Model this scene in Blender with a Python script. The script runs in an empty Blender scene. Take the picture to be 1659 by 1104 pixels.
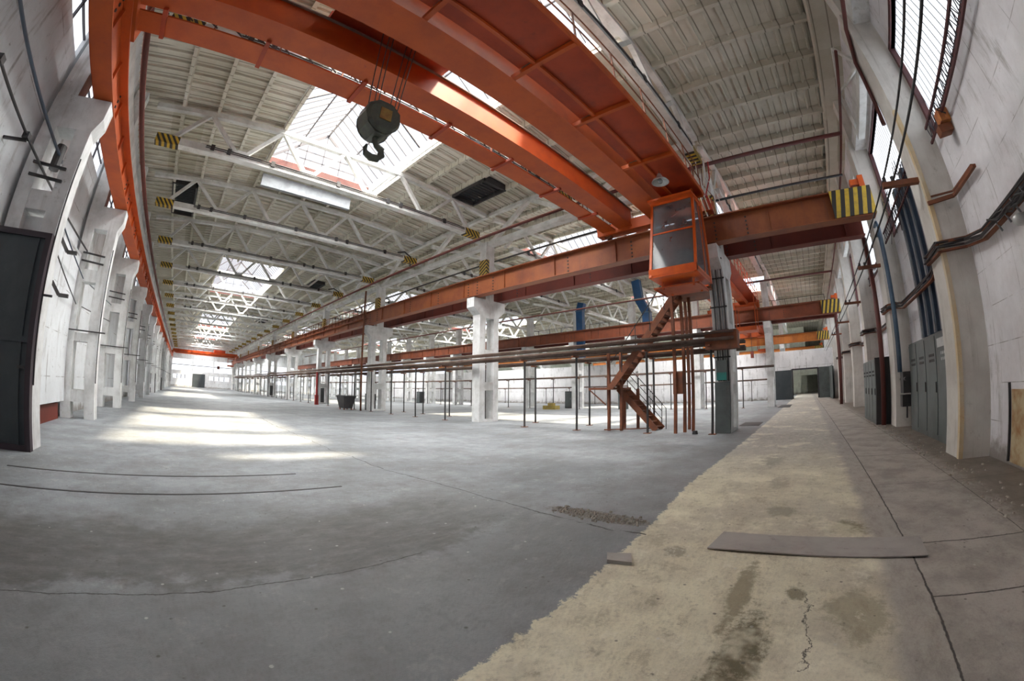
import bpy, math, random
from mathutils import Vector, Matrix
random.seed(7)
PI = math.pi
C = bpy.context.scene.collection
S = bpy.context.scene

# ---------------------------------------------------------------- camera, sky, sun, exposure
cd = bpy.data.cameras.new('camera')
cam = bpy.data.objects.new('camera', cd)
C.objects.link(cam)
cd.type = 'PANO'
cd.sensor_width = 36.0
cd.sensor_fit = 'HORIZONTAL'
cd.panorama_type = 'FISHEYE_LENS_POLYNOMIAL'
cd.fisheye_fov = math.radians(220)
cd.fisheye_polynomial_k0 = 0.0
cd.fisheye_polynomial_k1 = -0.07234292872594178
cd.fisheye_polynomial_k2 = -6.321572243310483e-06
cd.fisheye_polynomial_k3 = 6.4362350728832034e-06
cd.fisheye_polynomial_k4 = -5.30479105814175e-08
cd.clip_start = 0.05
cd.clip_end = 500
Fw = Vector((0.7292760244086548, 0.6705811795051554, 0.13593146036213163))
Rt = Vector((0.6765191918722638, -0.7364172822052525, 0.003371868610823745))
Up = Vector((-0.10236338623625457, -0.08950121877887608, 0.9907125055160502))
M3 = Matrix((Rt, Up, -Fw)).transposed()
cam.matrix_world = Matrix.Translation((0, 0, 1.437)) @ M3.to_4x4()
S.camera = cam

w = bpy.data.worlds.new('sky')
S.world = w
w.use_nodes = True
bg = w.node_tree.nodes['Background']
bg.inputs[0].default_value = (0.80, 0.88, 1.0, 1)
bg.inputs[1].default_value = 0.42

sd = bpy.data.lights.new('sun', 'SUN')
sun = bpy.data.objects.new('sun', sd)
C.objects.link(sun)
sd.energy = 8.5
sd.angle = math.radians(4.5)
sd.color = (1.0, 0.87, 0.66)
sun.rotation_euler = Vector((-4.2, 4.5, -11.9)).to_track_quat('-Z', 'Y').to_euler()

kd = bpy.data.lights.new('added_sky_fill_sun', 'SUN')      # added wide-angle second sun, fills the hall in the sky's place without brightening panes
sky = bpy.data.objects.new('added_sky_fill_sun', kd)
C.objects.link(sky)
kd.energy = 22.0
kd.angle = math.radians(120)
kd.color = (1.0, 0.985, 0.95)
sky.rotation_euler = (0, 0, 0)

S.view_settings.view_transform = 'Standard'
S.view_settings.look = 'None'
S.view_settings.gamma = 1.0
S.view_settings.use_curve_mapping = False
S.view_settings.exposure = 1.78
S.cycles.use_denoising = True
S.cycles.max_bounces = 10
S.cycles.diffuse_bounces = 7
S.cycles.transparent_max_bounces = 16
S.cycles.sample_clamp_indirect = 6.0
GLOW = 0.38        # frosted panes lit by the daylight behind them

# ---------------------------------------------------------------- node helpers
class NT:
    def __init__(s, name):
        s.m = bpy.data.materials.new(name)
        s.m.use_nodes = True
        s.t = s.m.node_tree
        s.t.nodes.clear()
        s.out = s.t.nodes.new('ShaderNodeOutputMaterial')
    def n(s, typ, **kw):
        o = s.t.nodes.new('ShaderNode' + typ)
        for k, v in kw.items():
            setattr(o, k, v)
        return o
    def l(s, a, b):
        if hasattr(a, 'default_value') or hasattr(a, 'is_output'):
            s.t.links.new(a, b)
        else:
            b.default_value = a
    def math(s, op, a, b=0.0, c=None, clamp=False):
        o = s.n('Math', operation=op, use_clamp=clamp)
        s.l(a, o.inputs[0]); s.l(b, o.inputs[1])
        if c is not None:
            s.l(c, o.inputs[2])
        return o.outputs[0]
    def pos(s):
        g = s.n('NewGeometry')
        x = s.n('SeparateXYZ')
        s.l(g.outputs['Position'], x.inputs[0])
        return g.outputs['Position'], x.outputs[0], x.outputs[1], x.outputs[2]
    def objc(s):
        g = s.n('TexCoord')
        x = s.n('SeparateXYZ')
        s.l(g.outputs['Object'], x.inputs[0])
        return g.outputs['Object'], x.outputs[0], x.outputs[1], x.outputs[2]
    def noise(s, vec, scale, detail=4, rough=0.6, sc=None):
        if sc:
            mp = s.n('Mapping')
            mp.inputs['Scale'].default_value = sc
            s.l(vec, mp.inputs[0])
            vec = mp.outputs[0]
        o = s.n('TexNoise')
        s.l(vec, o.inputs['Vector'])
        o.inputs['Scale'].default_value = scale
        o.inputs['Detail'].default_value = detail
        o.inputs['Roughness'].default_value = rough
        return o.outputs[0]
    def ss(s, v, a, b):
        o = s.n('MapRange', interpolation_type='SMOOTHSTEP')
        s.l(v, o.inputs[0]); s.l(a, o.inputs[1]); s.l(b, o.inputs[2])
        return o.outputs[0]
    def mix(s, f, a, b):
        o = s.n('Mix', data_type='RGBA')
        s.l(f, o.inputs[0])
        for v, i in ((a, 6), (b, 7)):
            if isinstance(v, tuple):
                o.inputs[i].default_value = (*v[:3], 1)
            else:
                s.l(v, o.inputs[i])
        return o.outputs[2]
    def bsdf(s, col, rough=0.8, metal=0.0, bump=None, bs=0.3, bd=0.01, spec=0.5):
        b = s.n('BsdfPrincipled')
        if isinstance(col, tuple):
            b.inputs['Base Color'].default_value = (*col, 1)
        else:
            s.l(col, b.inputs['Base Color'])
        s.l(rough, b.inputs['Roughness'])
        b.inputs['Metallic'].default_value = metal
        b.inputs['Specular IOR Level'].default_value = spec
        if bump is not None:
            bn = s.n('Bump')
            bn.inputs['Strength'].default_value = bs
            bn.inputs['Distance'].default_value = bd
            s.l(bump, bn.inputs['Height'])
            s.l(bn.outputs[0], b.inputs['Normal'])
        return b.outputs[0]
    def done(s, shader):
        s.l(shader, s.out.inputs[0])
        return s.m

def worn(name, c1, c2, scale=1.5, rough=0.7, metal=0.0, dirt=None, streak=None, bs=0.2, amt=(0.35, 0.7)):
    """a surface with two-tone wear, optional dirt colour in blotches and vertical streaks"""
    t = NT(name)
    P, x, y, z = t.pos()
    a = t.noise(P, scale, 6, 0.65)
    col = t.mix(t.ss(a, amt[0], amt[1]), c1, c2)
    if dirt:
        d = t.noise(P, scale * 3.1, 8, 0.75)
        col = t.mix(t.math('MULTIPLY', t.ss(d, 0.58, 0.74), 0.75), col, dirt)
    if streak:
        d = t.noise(P, 1.0, 5, 0.7, (5, 5, 0.35))
        col = t.mix(t.math('MULTIPLY', t.ss(d, 0.52, 0.75), 0.6), col, streak)
    b = t.noise(P, scale * 14, 4, 0.6)
    return t.done(t.bsdf(col, rough, metal, b, bs, 0.008))

M = {}
M['white'] = worn('white_painted_concrete', (0.76, 0.775, 0.78), (0.54, 0.545, 0.54), 1.3, 0.8, dirt=(0.27, 0.25, 0.22), streak=(0.34, 0.32, 0.29))
M['truss'] = worn('white_truss_paint', (0.72, 0.73, 0.72), (0.52, 0.52, 0.50), 1.6, 0.7, dirt=(0.30, 0.28, 0.24))
M['pilaster'] = worn('grey_pilaster_plaster', (0.66, 0.645, 0.61), (0.54, 0.52, 0.49), 1.2, 0.85, dirt=(0.30, 0.27, 0.23), streak=(0.32, 0.30, 0.27))
M['orange'] = worn('orange_crane_paint', (0.50, 0.085, 0.008), (0.38, 0.058, 0.008), 1.2, 0.55, dirt=(0.30, 0.045, 0.02), bs=0.08)
M['orange_dk'] = worn('dark_red_crane_plate', (0.40, 0.045, 0.006), (0.28, 0.030, 0.006), 1.2, 0.55, dirt=(0.18, 0.022, 0.008), bs=0.08)
M['cab'] = worn('bright_orange_cab_paint', (0.75, 0.13, 0.015), (0.60, 0.09, 0.015), 2.0, 0.4, bs=0.06)
M['rail'] = worn('rusty_brown_runway_paint', (0.30, 0.088, 0.026), (0.19, 0.046, 0.019), 0.9, 0.55, dirt=(0.16, 0.045, 0.025), streak=(0.18, 0.06, 0.03))
M['rail_dk'] = worn('shaded_dark_red_runway', (0.17, 0.028, 0.016), (0.12, 0.022, 0.014), 0.9, 0.6, dirt=(0.10, 0.03, 0.02))  # dark red; for the rear runway beams their shade is put into this colour
M['rail2'] = worn('brown_red_runway_paint', (0.24, 0.060, 0.022), (0.16, 0.040, 0.018), 0.9, 0.55, dirt=(0.12, 0.035, 0.02))
M['bounce_dull'] = worn('dulled_bounce_plate', (0.22, 0.19, 0.165), (0.16, 0.13, 0.11), 2.5, 0.8)  # added dull brown-grey, weakens the orange bounce off the crane tops
M['rail3'] = worn('ochre_orange_runway_paint', (0.55, 0.19, 0.03), (0.42, 0.13, 0.025), 0.9, 0.55, dirt=(0.22, 0.07, 0.02))
M['rust'] = worn('rust_brown_steel', (0.22, 0.070, 0.028), (0.13, 0.047, 0.026), 2.5, 0.7, dirt=(0.08, 0.035, 0.025))
M['pipe'] = worn('lagged_brown_pipe', (0.11, 0.062, 0.046), (0.17, 0.13, 0.105), 1.2, 0.75, dirt=(0.06, 0.045, 0.04))
M['redpipe'] = worn('dark_maroon_pipe_paint', (0.13, 0.030, 0.024), (0.09, 0.028, 0.024), 2.0, 0.5)
M['fire'] = worn('red_hydrant_paint', (0.45, 0.02, 0.02), (0.30, 0.02, 0.02), 2.0, 0.5)
M['black'] = worn('blackened_steel', (0.030, 0.030, 0.033), (0.055, 0.05, 0.05), 3.0, 0.55)
M['navy'] = worn('dark_blue_conduit_paint', (0.028, 0.045, 0.075), (0.05, 0.075, 0.11), 2.0, 0.4)
M['bluepipe'] = worn('blue_grey_pipe_paint', (0.05, 0.10, 0.17), (0.09, 0.15, 0.22), 2.0, 0.4)
M['duct'] = worn('blue_duct_paint', (0.015, 0.085, 0.23), (0.015, 0.065, 0.17), 1.5, 0.45)
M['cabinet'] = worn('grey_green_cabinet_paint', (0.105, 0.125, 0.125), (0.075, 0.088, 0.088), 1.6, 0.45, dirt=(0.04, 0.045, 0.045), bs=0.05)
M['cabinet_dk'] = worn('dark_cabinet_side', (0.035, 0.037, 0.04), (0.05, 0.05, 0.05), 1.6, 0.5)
M['gate'] = worn('charcoal_gate_sheet', (0.032, 0.042, 0.050), (0.05, 0.06, 0.066), 1.2, 0.5, dirt=(0.08, 0.09, 0.09), bs=0.08)
M['gate_fr'] = worn('maroon_black_gate_edge', (0.045, 0.030, 0.040), (0.03, 0.022, 0.03), 2, 0.5)
M['fascia'] = worn('brick_red_fascia', (0.10, 0.020, 0.014), (0.07, 0.016, 0.012), 2, 0.7)
M['mullion'] = worn('dark_window_bar', (0.030, 0.026, 0.034), (0.05, 0.043, 0.052), 2, 0.6)
M['frame_red'] = worn('dark_red_window_frame', (0.11, 0.03, 0.03), (0.07, 0.025, 0.03), 2, 0.6)
M['grey'] = worn('grey_sheet_metal', (0.34, 0.36, 0.38), (0.25, 0.26, 0.27), 2, 0.45, metal=0.3)
M['lampgrey'] = worn('silver_lamp_shade', (0.52, 0.54, 0.54), (0.42, 0.43, 0.43), 4, 0.35, metal=0.5)
M['yellow'] = worn('dull_yellow_paint', (0.34, 0.26, 0.06), (0.22, 0.17, 0.06), 3, 0.55)
M['cream'] = worn('peeling_cream_edge', (0.60, 0.46, 0.26), (0.62, 0.55, 0.42), 2.2, 0.7, dirt=(0.30, 0.12, 0.05))
M['plate'] = worn('scuffed_steel_plate', (0.36, 0.335, 0.315), (0.27, 0.25, 0.235), 2.0, 0.6, metal=0.0, dirt=(0.12, 0.10, 0.09))
M['teal'] = worn('teal_switch_box', (0.02, 0.20, 0.18), (0.02, 0.15, 0.14), 3, 0.5)
M['olive'] = worn('olive_hook_block', (0.10, 0.115, 0.085), (0.06, 0.065, 0.06), 4, 0.5, dirt=(0.22, 0.13, 0.04))
M['brass'] = worn('rusted_yellow_panel', (0.32, 0.20, 0.05), (0.22, 0.10, 0.03), 9, 0.6)
M['orangelamp'] = worn('faded_orange_lamp', (0.60, 0.24, 0.06), (0.35, 0.10, 0.05), 6, 0.6)
M['chip'] = worn('broken_concrete', (0.40, 0.37, 0.32), (0.24, 0.21, 0.18), 12, 0.9)

def hazard(name, axis):
    t = NT(name)
    P, x, y, z = t.objc()
    h = x if axis == 'X' else y
    v = t.math('ADD', t.math('MULTIPLY', h, 1.0), t.math('MULTIPLY', z, 0.8 if axis == 'X' else 0.22))
    f = t.math('FRACT', t.math('MULTIPLY', v, 4.2 if axis == 'X' else 3.2))
    a = t.noise(P, 5, 5, 0.7)
    ye = t.mix(t.ss(a, 0.35, 0.7), (0.66, 0.45, 0.04), (0.45, 0.30, 0.05))
    col = t.mix(t.math('GREATER_THAN', f, 0.5), ye, (0.035, 0.032, 0.03))
    return t.done(t.bsdf(col, 0.55))
M['hazX'] = hazard('hazard_stripes_truss', 'X')
M['hazY'] = hazard('hazard_stripes_beam', 'Y')
def hazz():
    t = NT('hazard_stripes_post')
    P, x, y, z = t.objc()
    v = t.math('ADD', z, t.math('MULTIPLY', t.math('ADD', x, y), 0.7))
    f = t.math('FRACT', t.math('MULTIPLY', v, 5.0))
    return t.done(t.bsdf(t.mix(t.math('GREATER_THAN', f, 0.5), (0.55, 0.38, 0.06), (0.035, 0.03, 0.03)), 0.6))
M['hazZ'] = hazz()

def wallmat(name, base, base2, joint=True, zh=0.6, bl=1.2, stain=(0.30, 0.29, 0.28), along='X'):
    t = NT(name)
    P, x, y, z = t.pos()
    a = t.noise(P, 0.5, 7, 0.7)
    col = t.mix(t.ss(a, 0.32, 0.68), base, base2)
    s1 = t.noise(P, 1.0, 7, 0.75, (2.2, 2.2, 0.45))
    col = t.mix(t.math('MULTIPLY', t.ss(s1, 0.52, 0.68), 0.7), col, stain)
    s2 = t.noise(P, 5.0, 6, 0.8)
    col = t.mix(t.math('MULTIPLY', t.ss(s2, 0.60, 0.70), 0.75), col, (0.2, 0.19, 0.19))
    # grime of the lowest half metre
    s3 = t.math('ADD', z, t.math('MULTIPLY', t.noise(P, 2.5, 5, 0.7), 1.1))
    col = t.mix(t.math('MULTIPLY', t.ss(s3, 1.0, 0.55), 0.8), col, (0.20, 0.17, 0.14))
    hgt = s2
    if joint:
        h = x if along == 'X' else y
        fz = t.math('ABSOLUTE', t.math('SUBTRACT', t.math('FRACT', t.math('DIVIDE', z, zh)), 0.5))
        fx = t.math('ABSOLUTE', t.math('SUBTRACT', t.math('FRACT', t.math('DIVIDE', h, bl)), 0.5))
        j = t.math('MAXIMUM', t.ss(fz, 0.482, 0.497), t.ss(fx, 0.490, 0.498))
        jn = t.ss(t.noise(P, 1.7, 4, 0.6), 0.42, 0.62)
        col = t.mix(t.math('MULTIPLY', j, t.math('MULTIPLY', jn, 0.9)), col, (0.28, 0.27, 0.27))
    return t.done(t.bsdf(col, 0.9, 0, hgt, 0.35, 0.012))
M['wall'] = wallmat('whitewashed_block_wall', (0.82, 0.82, 0.86), (0.64, 0.63, 0.66))
M['wallL'] = wallmat('whitewashed_side_wall', (0.72, 0.75, 0.78), (0.58, 0.60, 0.62), along='Y', zh=1.2, bl=6.0)
M['wallW'] = wallmat('white_partition_wall', (0.80, 0.80, 0.82), (0.68, 0.68, 0.70), along='Y', zh=1.8, bl=6.0)
M['wallG'] = wallmat('grey_corridor_wall', (0.62, 0.66, 0.58), (0.50, 0.54, 0.47), along='Y', zh=1.8, bl=3.0)

def roofmat():
    t = NT('cream_roof_slabs')
    P, x, y, z = t.pos()
    a = t.noise(P, 0.35, 7, 0.65)
    col = t.mix(t.ss(a, 0.35, 0.68), (0.66, 0.64, 0.57), (0.50, 0.48, 0.40))
    d = t.noise(P, 1.1, 8, 0.75)
    col = t.mix(t.math('MULTIPLY', t.ss(d, 0.56, 0.74), 0.6), col, (0.34, 0.32, 0.25))
    fy = t.math('FRACT', t.math('MULTIPLY', t.math('ADD', y, 0.03), 2.0))
    jj = t.math('MULTIPLY', t.ss(t.math('ABSOLUTE', t.math('SUBTRACT', fy, 0.5)), 0.055, 0.03), t.ss(t.noise(P, 0.5, 1, 0.5), 0.30, 0.42))
    col = t.mix(t.math('MULTIPLY', jj, 0.75), col, (0.16, 0.145, 0.11))
    ch = t.n('TexWhiteNoise', noise_dimensions='2D')
    cv = t.n('CombineXYZ')
    t.l(t.math('FLOOR', t.math('DIVIDE', t.math('ADD', x, 1.3), 1.5)), cv.inputs[0]); t.l(t.math('FLOOR', t.math('DIVIDE', t.math('SUBTRACT', y, 2.8), 6.0)), cv.inputs[1])
    t.l(cv.outputs[0], ch.inputs['Vector'])
    col = t.mix(t.math('MULTIPLY', t.ss(ch.outputs[0], 0.70, 0.95), 0.45), col, (0.36, 0.34, 0.24))
    return t.done(t.bsdf(col, 0.9))
M['roof'] = roofmat()

def floormat():
    t = NT('worn_factory_floor')
    P, x, y, z = t.pos()
    def k(a, b): return t.math('ADD', a, b)
    def m(a, b): return t.math('MULTIPLY', a, b)
    def sub(a, b): return t.math('SUBTRACT', a, b)
    n1 = t.noise(P, 0.35, 6, 0.6)
    n2 = t.noise(P, 1.6, 8, 0.7)
    n3 = t.noise(P, 7.0, 8, 0.75)
    n4 = t.noise(P, 38.0, 5, 0.7)
    # main concrete, blue grey
    n0 = t.noise(P, 0.9, 9, 0.78)
    n5 = t.noise(P, 3.2, 9, 0.8, (1, 2.2, 1))
    col = t.mix(t.ss(n1, 0.35, 0.65), (0.315, 0.340, 0.365), (0.205, 0.222, 0.238))
    col = t.mix(m(t.ss(n0, 0.40, 0.66), 0.6), col, (0.155, 0.155, 0.150))
    col = t.mix(m(t.ss(n5, 0.54, 0.72), 0.55), col, (0.40, 0.41, 0.42))
    n6 = t.noise(P, 2.4, 10, 0.85)
    col = t.mix(m(t.ss(n6, 0.50, 0.60), 0.35), col, (0.13, 0.13, 0.125))
    col = t.mix(m(t.ss(n6, 0.46, 0.38), 0.40), col, (0.44, 0.45, 0.455))
    # old oil-darkened zone between the crack and the grooves
    yy = k(k(y, m(sub(n2, 0.5), 1.6)), m(sub(n1, 0.5), 2.0))
    dz = t.math('MINIMUM', t.ss(yy, 2.75, 3.05), t.ss(yy, 4.7, 4.0))
    dz = m(dz, t.ss(k(x, m(sub(n0, 0.5), 2.5)), 4.4, 2.4))
    col = t.mix(m(dz, k(0.45, m(n0, 0.5))), col, t.mix(t.ss(n5, 0.4, 0.66), (0.075, 0.072, 0.064), (0.15, 0.145, 0.135)))
    nearz = m(t.ss(y, 3.0, 2.6), k(0.15, m(n5, 0.5)))
    col = t.mix(nearz, col, (0.17, 0.17, 0.175))
    col = t.mix(m(t.ss(n3, 0.60, 0.74), 0.35), col, (0.12, 0.12, 0.12))
    # yellow-beige aisle strip
    edge = k(1.2, m(t.math('MINIMUM', x, 6.0), 0.10))
    ed = k(y, m(sub(n3, 0.5), 0.34))
    strip = t.math('MINIMUM', t.ss(sub(edge, ed), -0.012, 0.012), t.math('GREATER_THAN', y, -1.05))
    yc = t.mix(t.ss(n0, 0.38, 0.64), (0.74, 0.69, 0.52), (0.55, 0.50, 0.385))
    yc = t.mix(m(t.ss(n5, 0.52, 0.70), 0.7), yc, (0.40, 0.36, 0.27))
    yc = t.mix(m(t.ss(t.noise(P, 14.0, 8, 0.8), 0.55, 0.66), 0.6), yc, (0.70, 0.64, 0.52))
    yc = t.mix(m(t.ss(n1, 0.45, 0.62), 0.45), yc, (0.33, 0.30, 0.27))
    yc = t.mix(m(t.ss(n3, 0.54, 0.68), 0.6), yc, (0.25, 0.215, 0.15))
    yc = t.mix(m(t.ss(x, 5.0, 12.0), 0.85), yc, t.mix(t.ss(n5, 0.38, 0.62), (0.42, 0.40, 0.375), (0.30, 0.285, 0.265)))
    wob = k(m(sub(n3, 0.5), 1.6), m(sub(n0, 0.5), 1.8))
    for cx, cy, rx, ry, a, dk in ((1.9, 0.2, 0.55, 0.16, 0.9, (0.09, 0.075, 0.035)), (2.75, 0.36, 0.55, 0.09, 0.7, (0.17, 0.14, 0.08)),
                                 (2.6, -0.5, 0.35, 0.22, 0.6, (0.20, 0.17, 0.11)), (4.25, -0.5, 0.28, 0.22, 0.8, (0.16, 0.14, 0.07)),
                                 (3.3, 1.08, 0.14, 0.14, 0.65, (0.17, 0.14, 0.10)), (2.8, -0.04, 0.10, 0.07, 0.75, (0.13, 0.11, 0.06)),
                                 (4.8, 0.25, 0.22, 0.2, 0.6, (0.17, 0.15, 0.11)), (6.3, 0.4, 0.5, 0.2, 0.5, (0.20, 0.17, 0.13)), (8.2, 0.7, 0.8, 0.25, 0.5, (0.20, 0.18, 0.15))):
        dx = m(sub(x, cx), 1 / rx); dy = m(sub(y, cy), 1 / ry)
        r = k(t.math('SQRT', k(m(dx, dx), m(dy, dy))), m(wob, 1.6))
        yc = t.mix(m(t.ss(r, 1.15, 0.55), a), yc, dk)
    yc = t.mix(m(t.ss(n6, 0.52, 0.60), 0.45), yc, (0.30, 0.26, 0.18))
    yc = t.mix(m(t.ss(n6, 0.45, 0.38), 0.5), yc, (0.82, 0.78, 0.65))
    yc = t.mix(m(t.ss(t.noise(P, 0.8, 5, 0.7), 0.53, 0.62), 0.5), yc, (0.84, 0.79, 0.62))
    # grey border of the strip
    bd = t.ss(k(y, m(sub(n2, 0.5), 0.25)), -0.62, -0.80)
    yc = t.mix(m(bd, 0.8), yc, t.mix(t.ss(n5, 0.4, 0.65), (0.34, 0.315, 0.30), (0.24, 0.215, 0.20)))
    col = t.mix(strip, col, yc)
    # slabs by the wall
    sl = t.math('LESS_THAN', y, -1.05)
    sc = t.mix(t.ss(n2, 0.38, 0.66), (0.40, 0.365, 0.33), (0.27, 0.245, 0.22))
    sc = t.mix(m(t.ss(n3, 0.55, 0.72), 0.5), sc, (0.10, 0.085, 0.07))
    dirt = t.ss(k(y, m(sub(n3, 0.5), 1.1)), -2.2, -2.75)
    sc = t.mix(m(dirt, 0.75), sc, (0.10, 0.08, 0.06))
    col = t.mix(sl, col, sc)
    # joints
    wob2 = m(sub(n3, 0.5), 0.05)
    def line(c, at, wd, gate=None):
        dd = t.math('ABSOLUTE', sub(k(c, wob2), at))
        f = t.ss(dd, wd, wd * 0.4)
        if gate is not None: f = m(f, gate)
        return f
    j = line(y, -1.05, 0.012)
    for xx, wd in ((2.77, 0.012), (3.8, 0.014), (6.1, 0.006), (8.55, 0.016), (11.2, 0.01), (14.0, 0.01), (17.0, 0.01), (20.0, 0.01)):
        j = t.math('MAXIMUM', j, line(x, xx, wd, sl))
    j = t.math('MAXIMUM', j, line(y, -2.35, 0.008, sl))
    notsl = t.math('GREATER_THAN', y, 1.0)
    gx = m(t.math('GREATER_THAN', y, 1.5), t.math('LESS_THAN', y, 26.0))
    j = t.math('MAXIMUM', j, line(k(x, m(sub(n1, 0.5), 0.8)), 3.62, 0.014, m(gx, t.ss(n2, 0.42, 0.5))))
    j = t.math('MAXIMUM', j, line(k(y, m(sub(n1, 0.5), 0.4)), 2.82, 0.008, m(t.math('LESS_THAN', x, 1.9), t.ss(n1, 0.3, 0.45))))
    j = t.math('MAXIMUM', j, m(line(y, 12.0, 0.012, t.math('GREATER_THAN', x, -3)), 0.6))
    j = t.math('MAXIMUM', j, line(k(y, m(sub(n2, 0.5), 0.5)), -0.13, 0.006, m(t.math('GREATER_THAN', x, 1.9), t.math('LESS_THAN', x, 2.8))))
    # rubble-filled break beside the strip edge
    bx = m(sub(x, 3.93), 1 / 0.17); by = m(sub(y, 2.25), 1 / 0.72)
    br = k(t.math('SQRT', k(m(bx, bx), m(by, by))), m(sub(n3, 0.5), 1.2))
    bf = m(t.ss(br, 1.1, 0.8), sub(1.0, strip))
    col = t.mix(m(bf, 0.9), col, t.mix(t.ss(n4, 0.45, 0.6), (0.07, 0.06, 0.045), (0.26, 0.24, 0.21)))
    col = t.mix(m(j, 0.9), col, (0.035, 0.03, 0.028))
    # white specks
    v = t.n('TexVoronoi'); v.inputs['Scale'].default_value = 5.0
    t.l(P, v.inputs['Vector'])
    sp = m(t.ss(v.outputs['Distance'], 0.085, 0.05), t.ss(n2, 0.47, 0.54))
    col = t.mix(m(sp, 0.6), col, (0.62, 0.62, 0.60))
    v2 = t.n('TexVoronoi'); v2.inputs['Scale'].default_value = 6.0
    t.l(P, v2.inputs['Vector'])
    sp2 = m(t.ss(v2.outputs['Distance'], 0.10, 0.05), t.ss(n2, 0.55, 0.50))
    col = t.mix(m(sp2, 0.75), col, (0.08, 0.075, 0.065))
    col = t.mix(m(t.ss(n4, 0.45, 0.75), 0.25), col, (0.10, 0.10, 0.10))
    rg = k(0.42, m(n2, 0.35))
    hb = k(m(n3, 0.6), k(m(n4, 0.25), m(j, -1.0)))
    return t.done(t.bsdf(col, rg, 0, hb, 0.6, 0.02, 0.4))
M['floor'] = floormat()

def pane(name, glow, tint=(0.93, 0.95, 1.0), clear=0.6):
    """frosted glazing with the sky shining through it"""
    t = NT(name)
    P, x, y, z = t.pos()
    n = t.noise(P, 0.8, 6, 0.7)
    e = t.n('Emission')
    t.l(t.mix(t.ss(n, 0.3, 0.8), tint, tuple(c * 0.82 for c in tint)), e.inputs[0])
    e.inputs[1].default_value = glow
    tr = t.n('BsdfTransparent')
    tr.inputs[0].default_value = (1, 1, 1, 1)
    mx = t.n('MixShader')
    mx.inputs[0].default_value = clear
    t.l(e.outputs[0], mx.inputs[1]); t.l(tr.outputs[0], mx.inputs[2])
    return t.done(mx.outputs[0])
M['pane'] = pane('frosted_lantern_glass', GLOW)
M['panew'] = pane('daylit_window_glass', 0.56, (0.90, 0.94, 1.0), 0.0)
M['panes'] = pane('dirty_window_glass', 0.35, (0.55, 0.62, 0.70), 0.2)

def cabglass():
    t = NT('dusty_cab_glass')
    P, x, y, z = t.pos()
    g = t.bsdf((0.20, 0.235, 0.26), 0.10, 0.0)
    tr = t.n('BsdfTransparent'); tr.inputs[0].default_value = (0.62, 0.70, 0.78, 1)
    mx = t.n('MixShader')
    t.l(t.math('ADD', 0.40, t.math('MULTIPLY', t.noise(P, 3, 5, 0.6), 0.35)), mx.inputs[0])
    t.l(tr.outputs[0], mx.inputs[1]); t.l(g, mx.inputs[2])
    return t.done(mx.outputs[0])
M['glass'] = cabglass()

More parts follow.
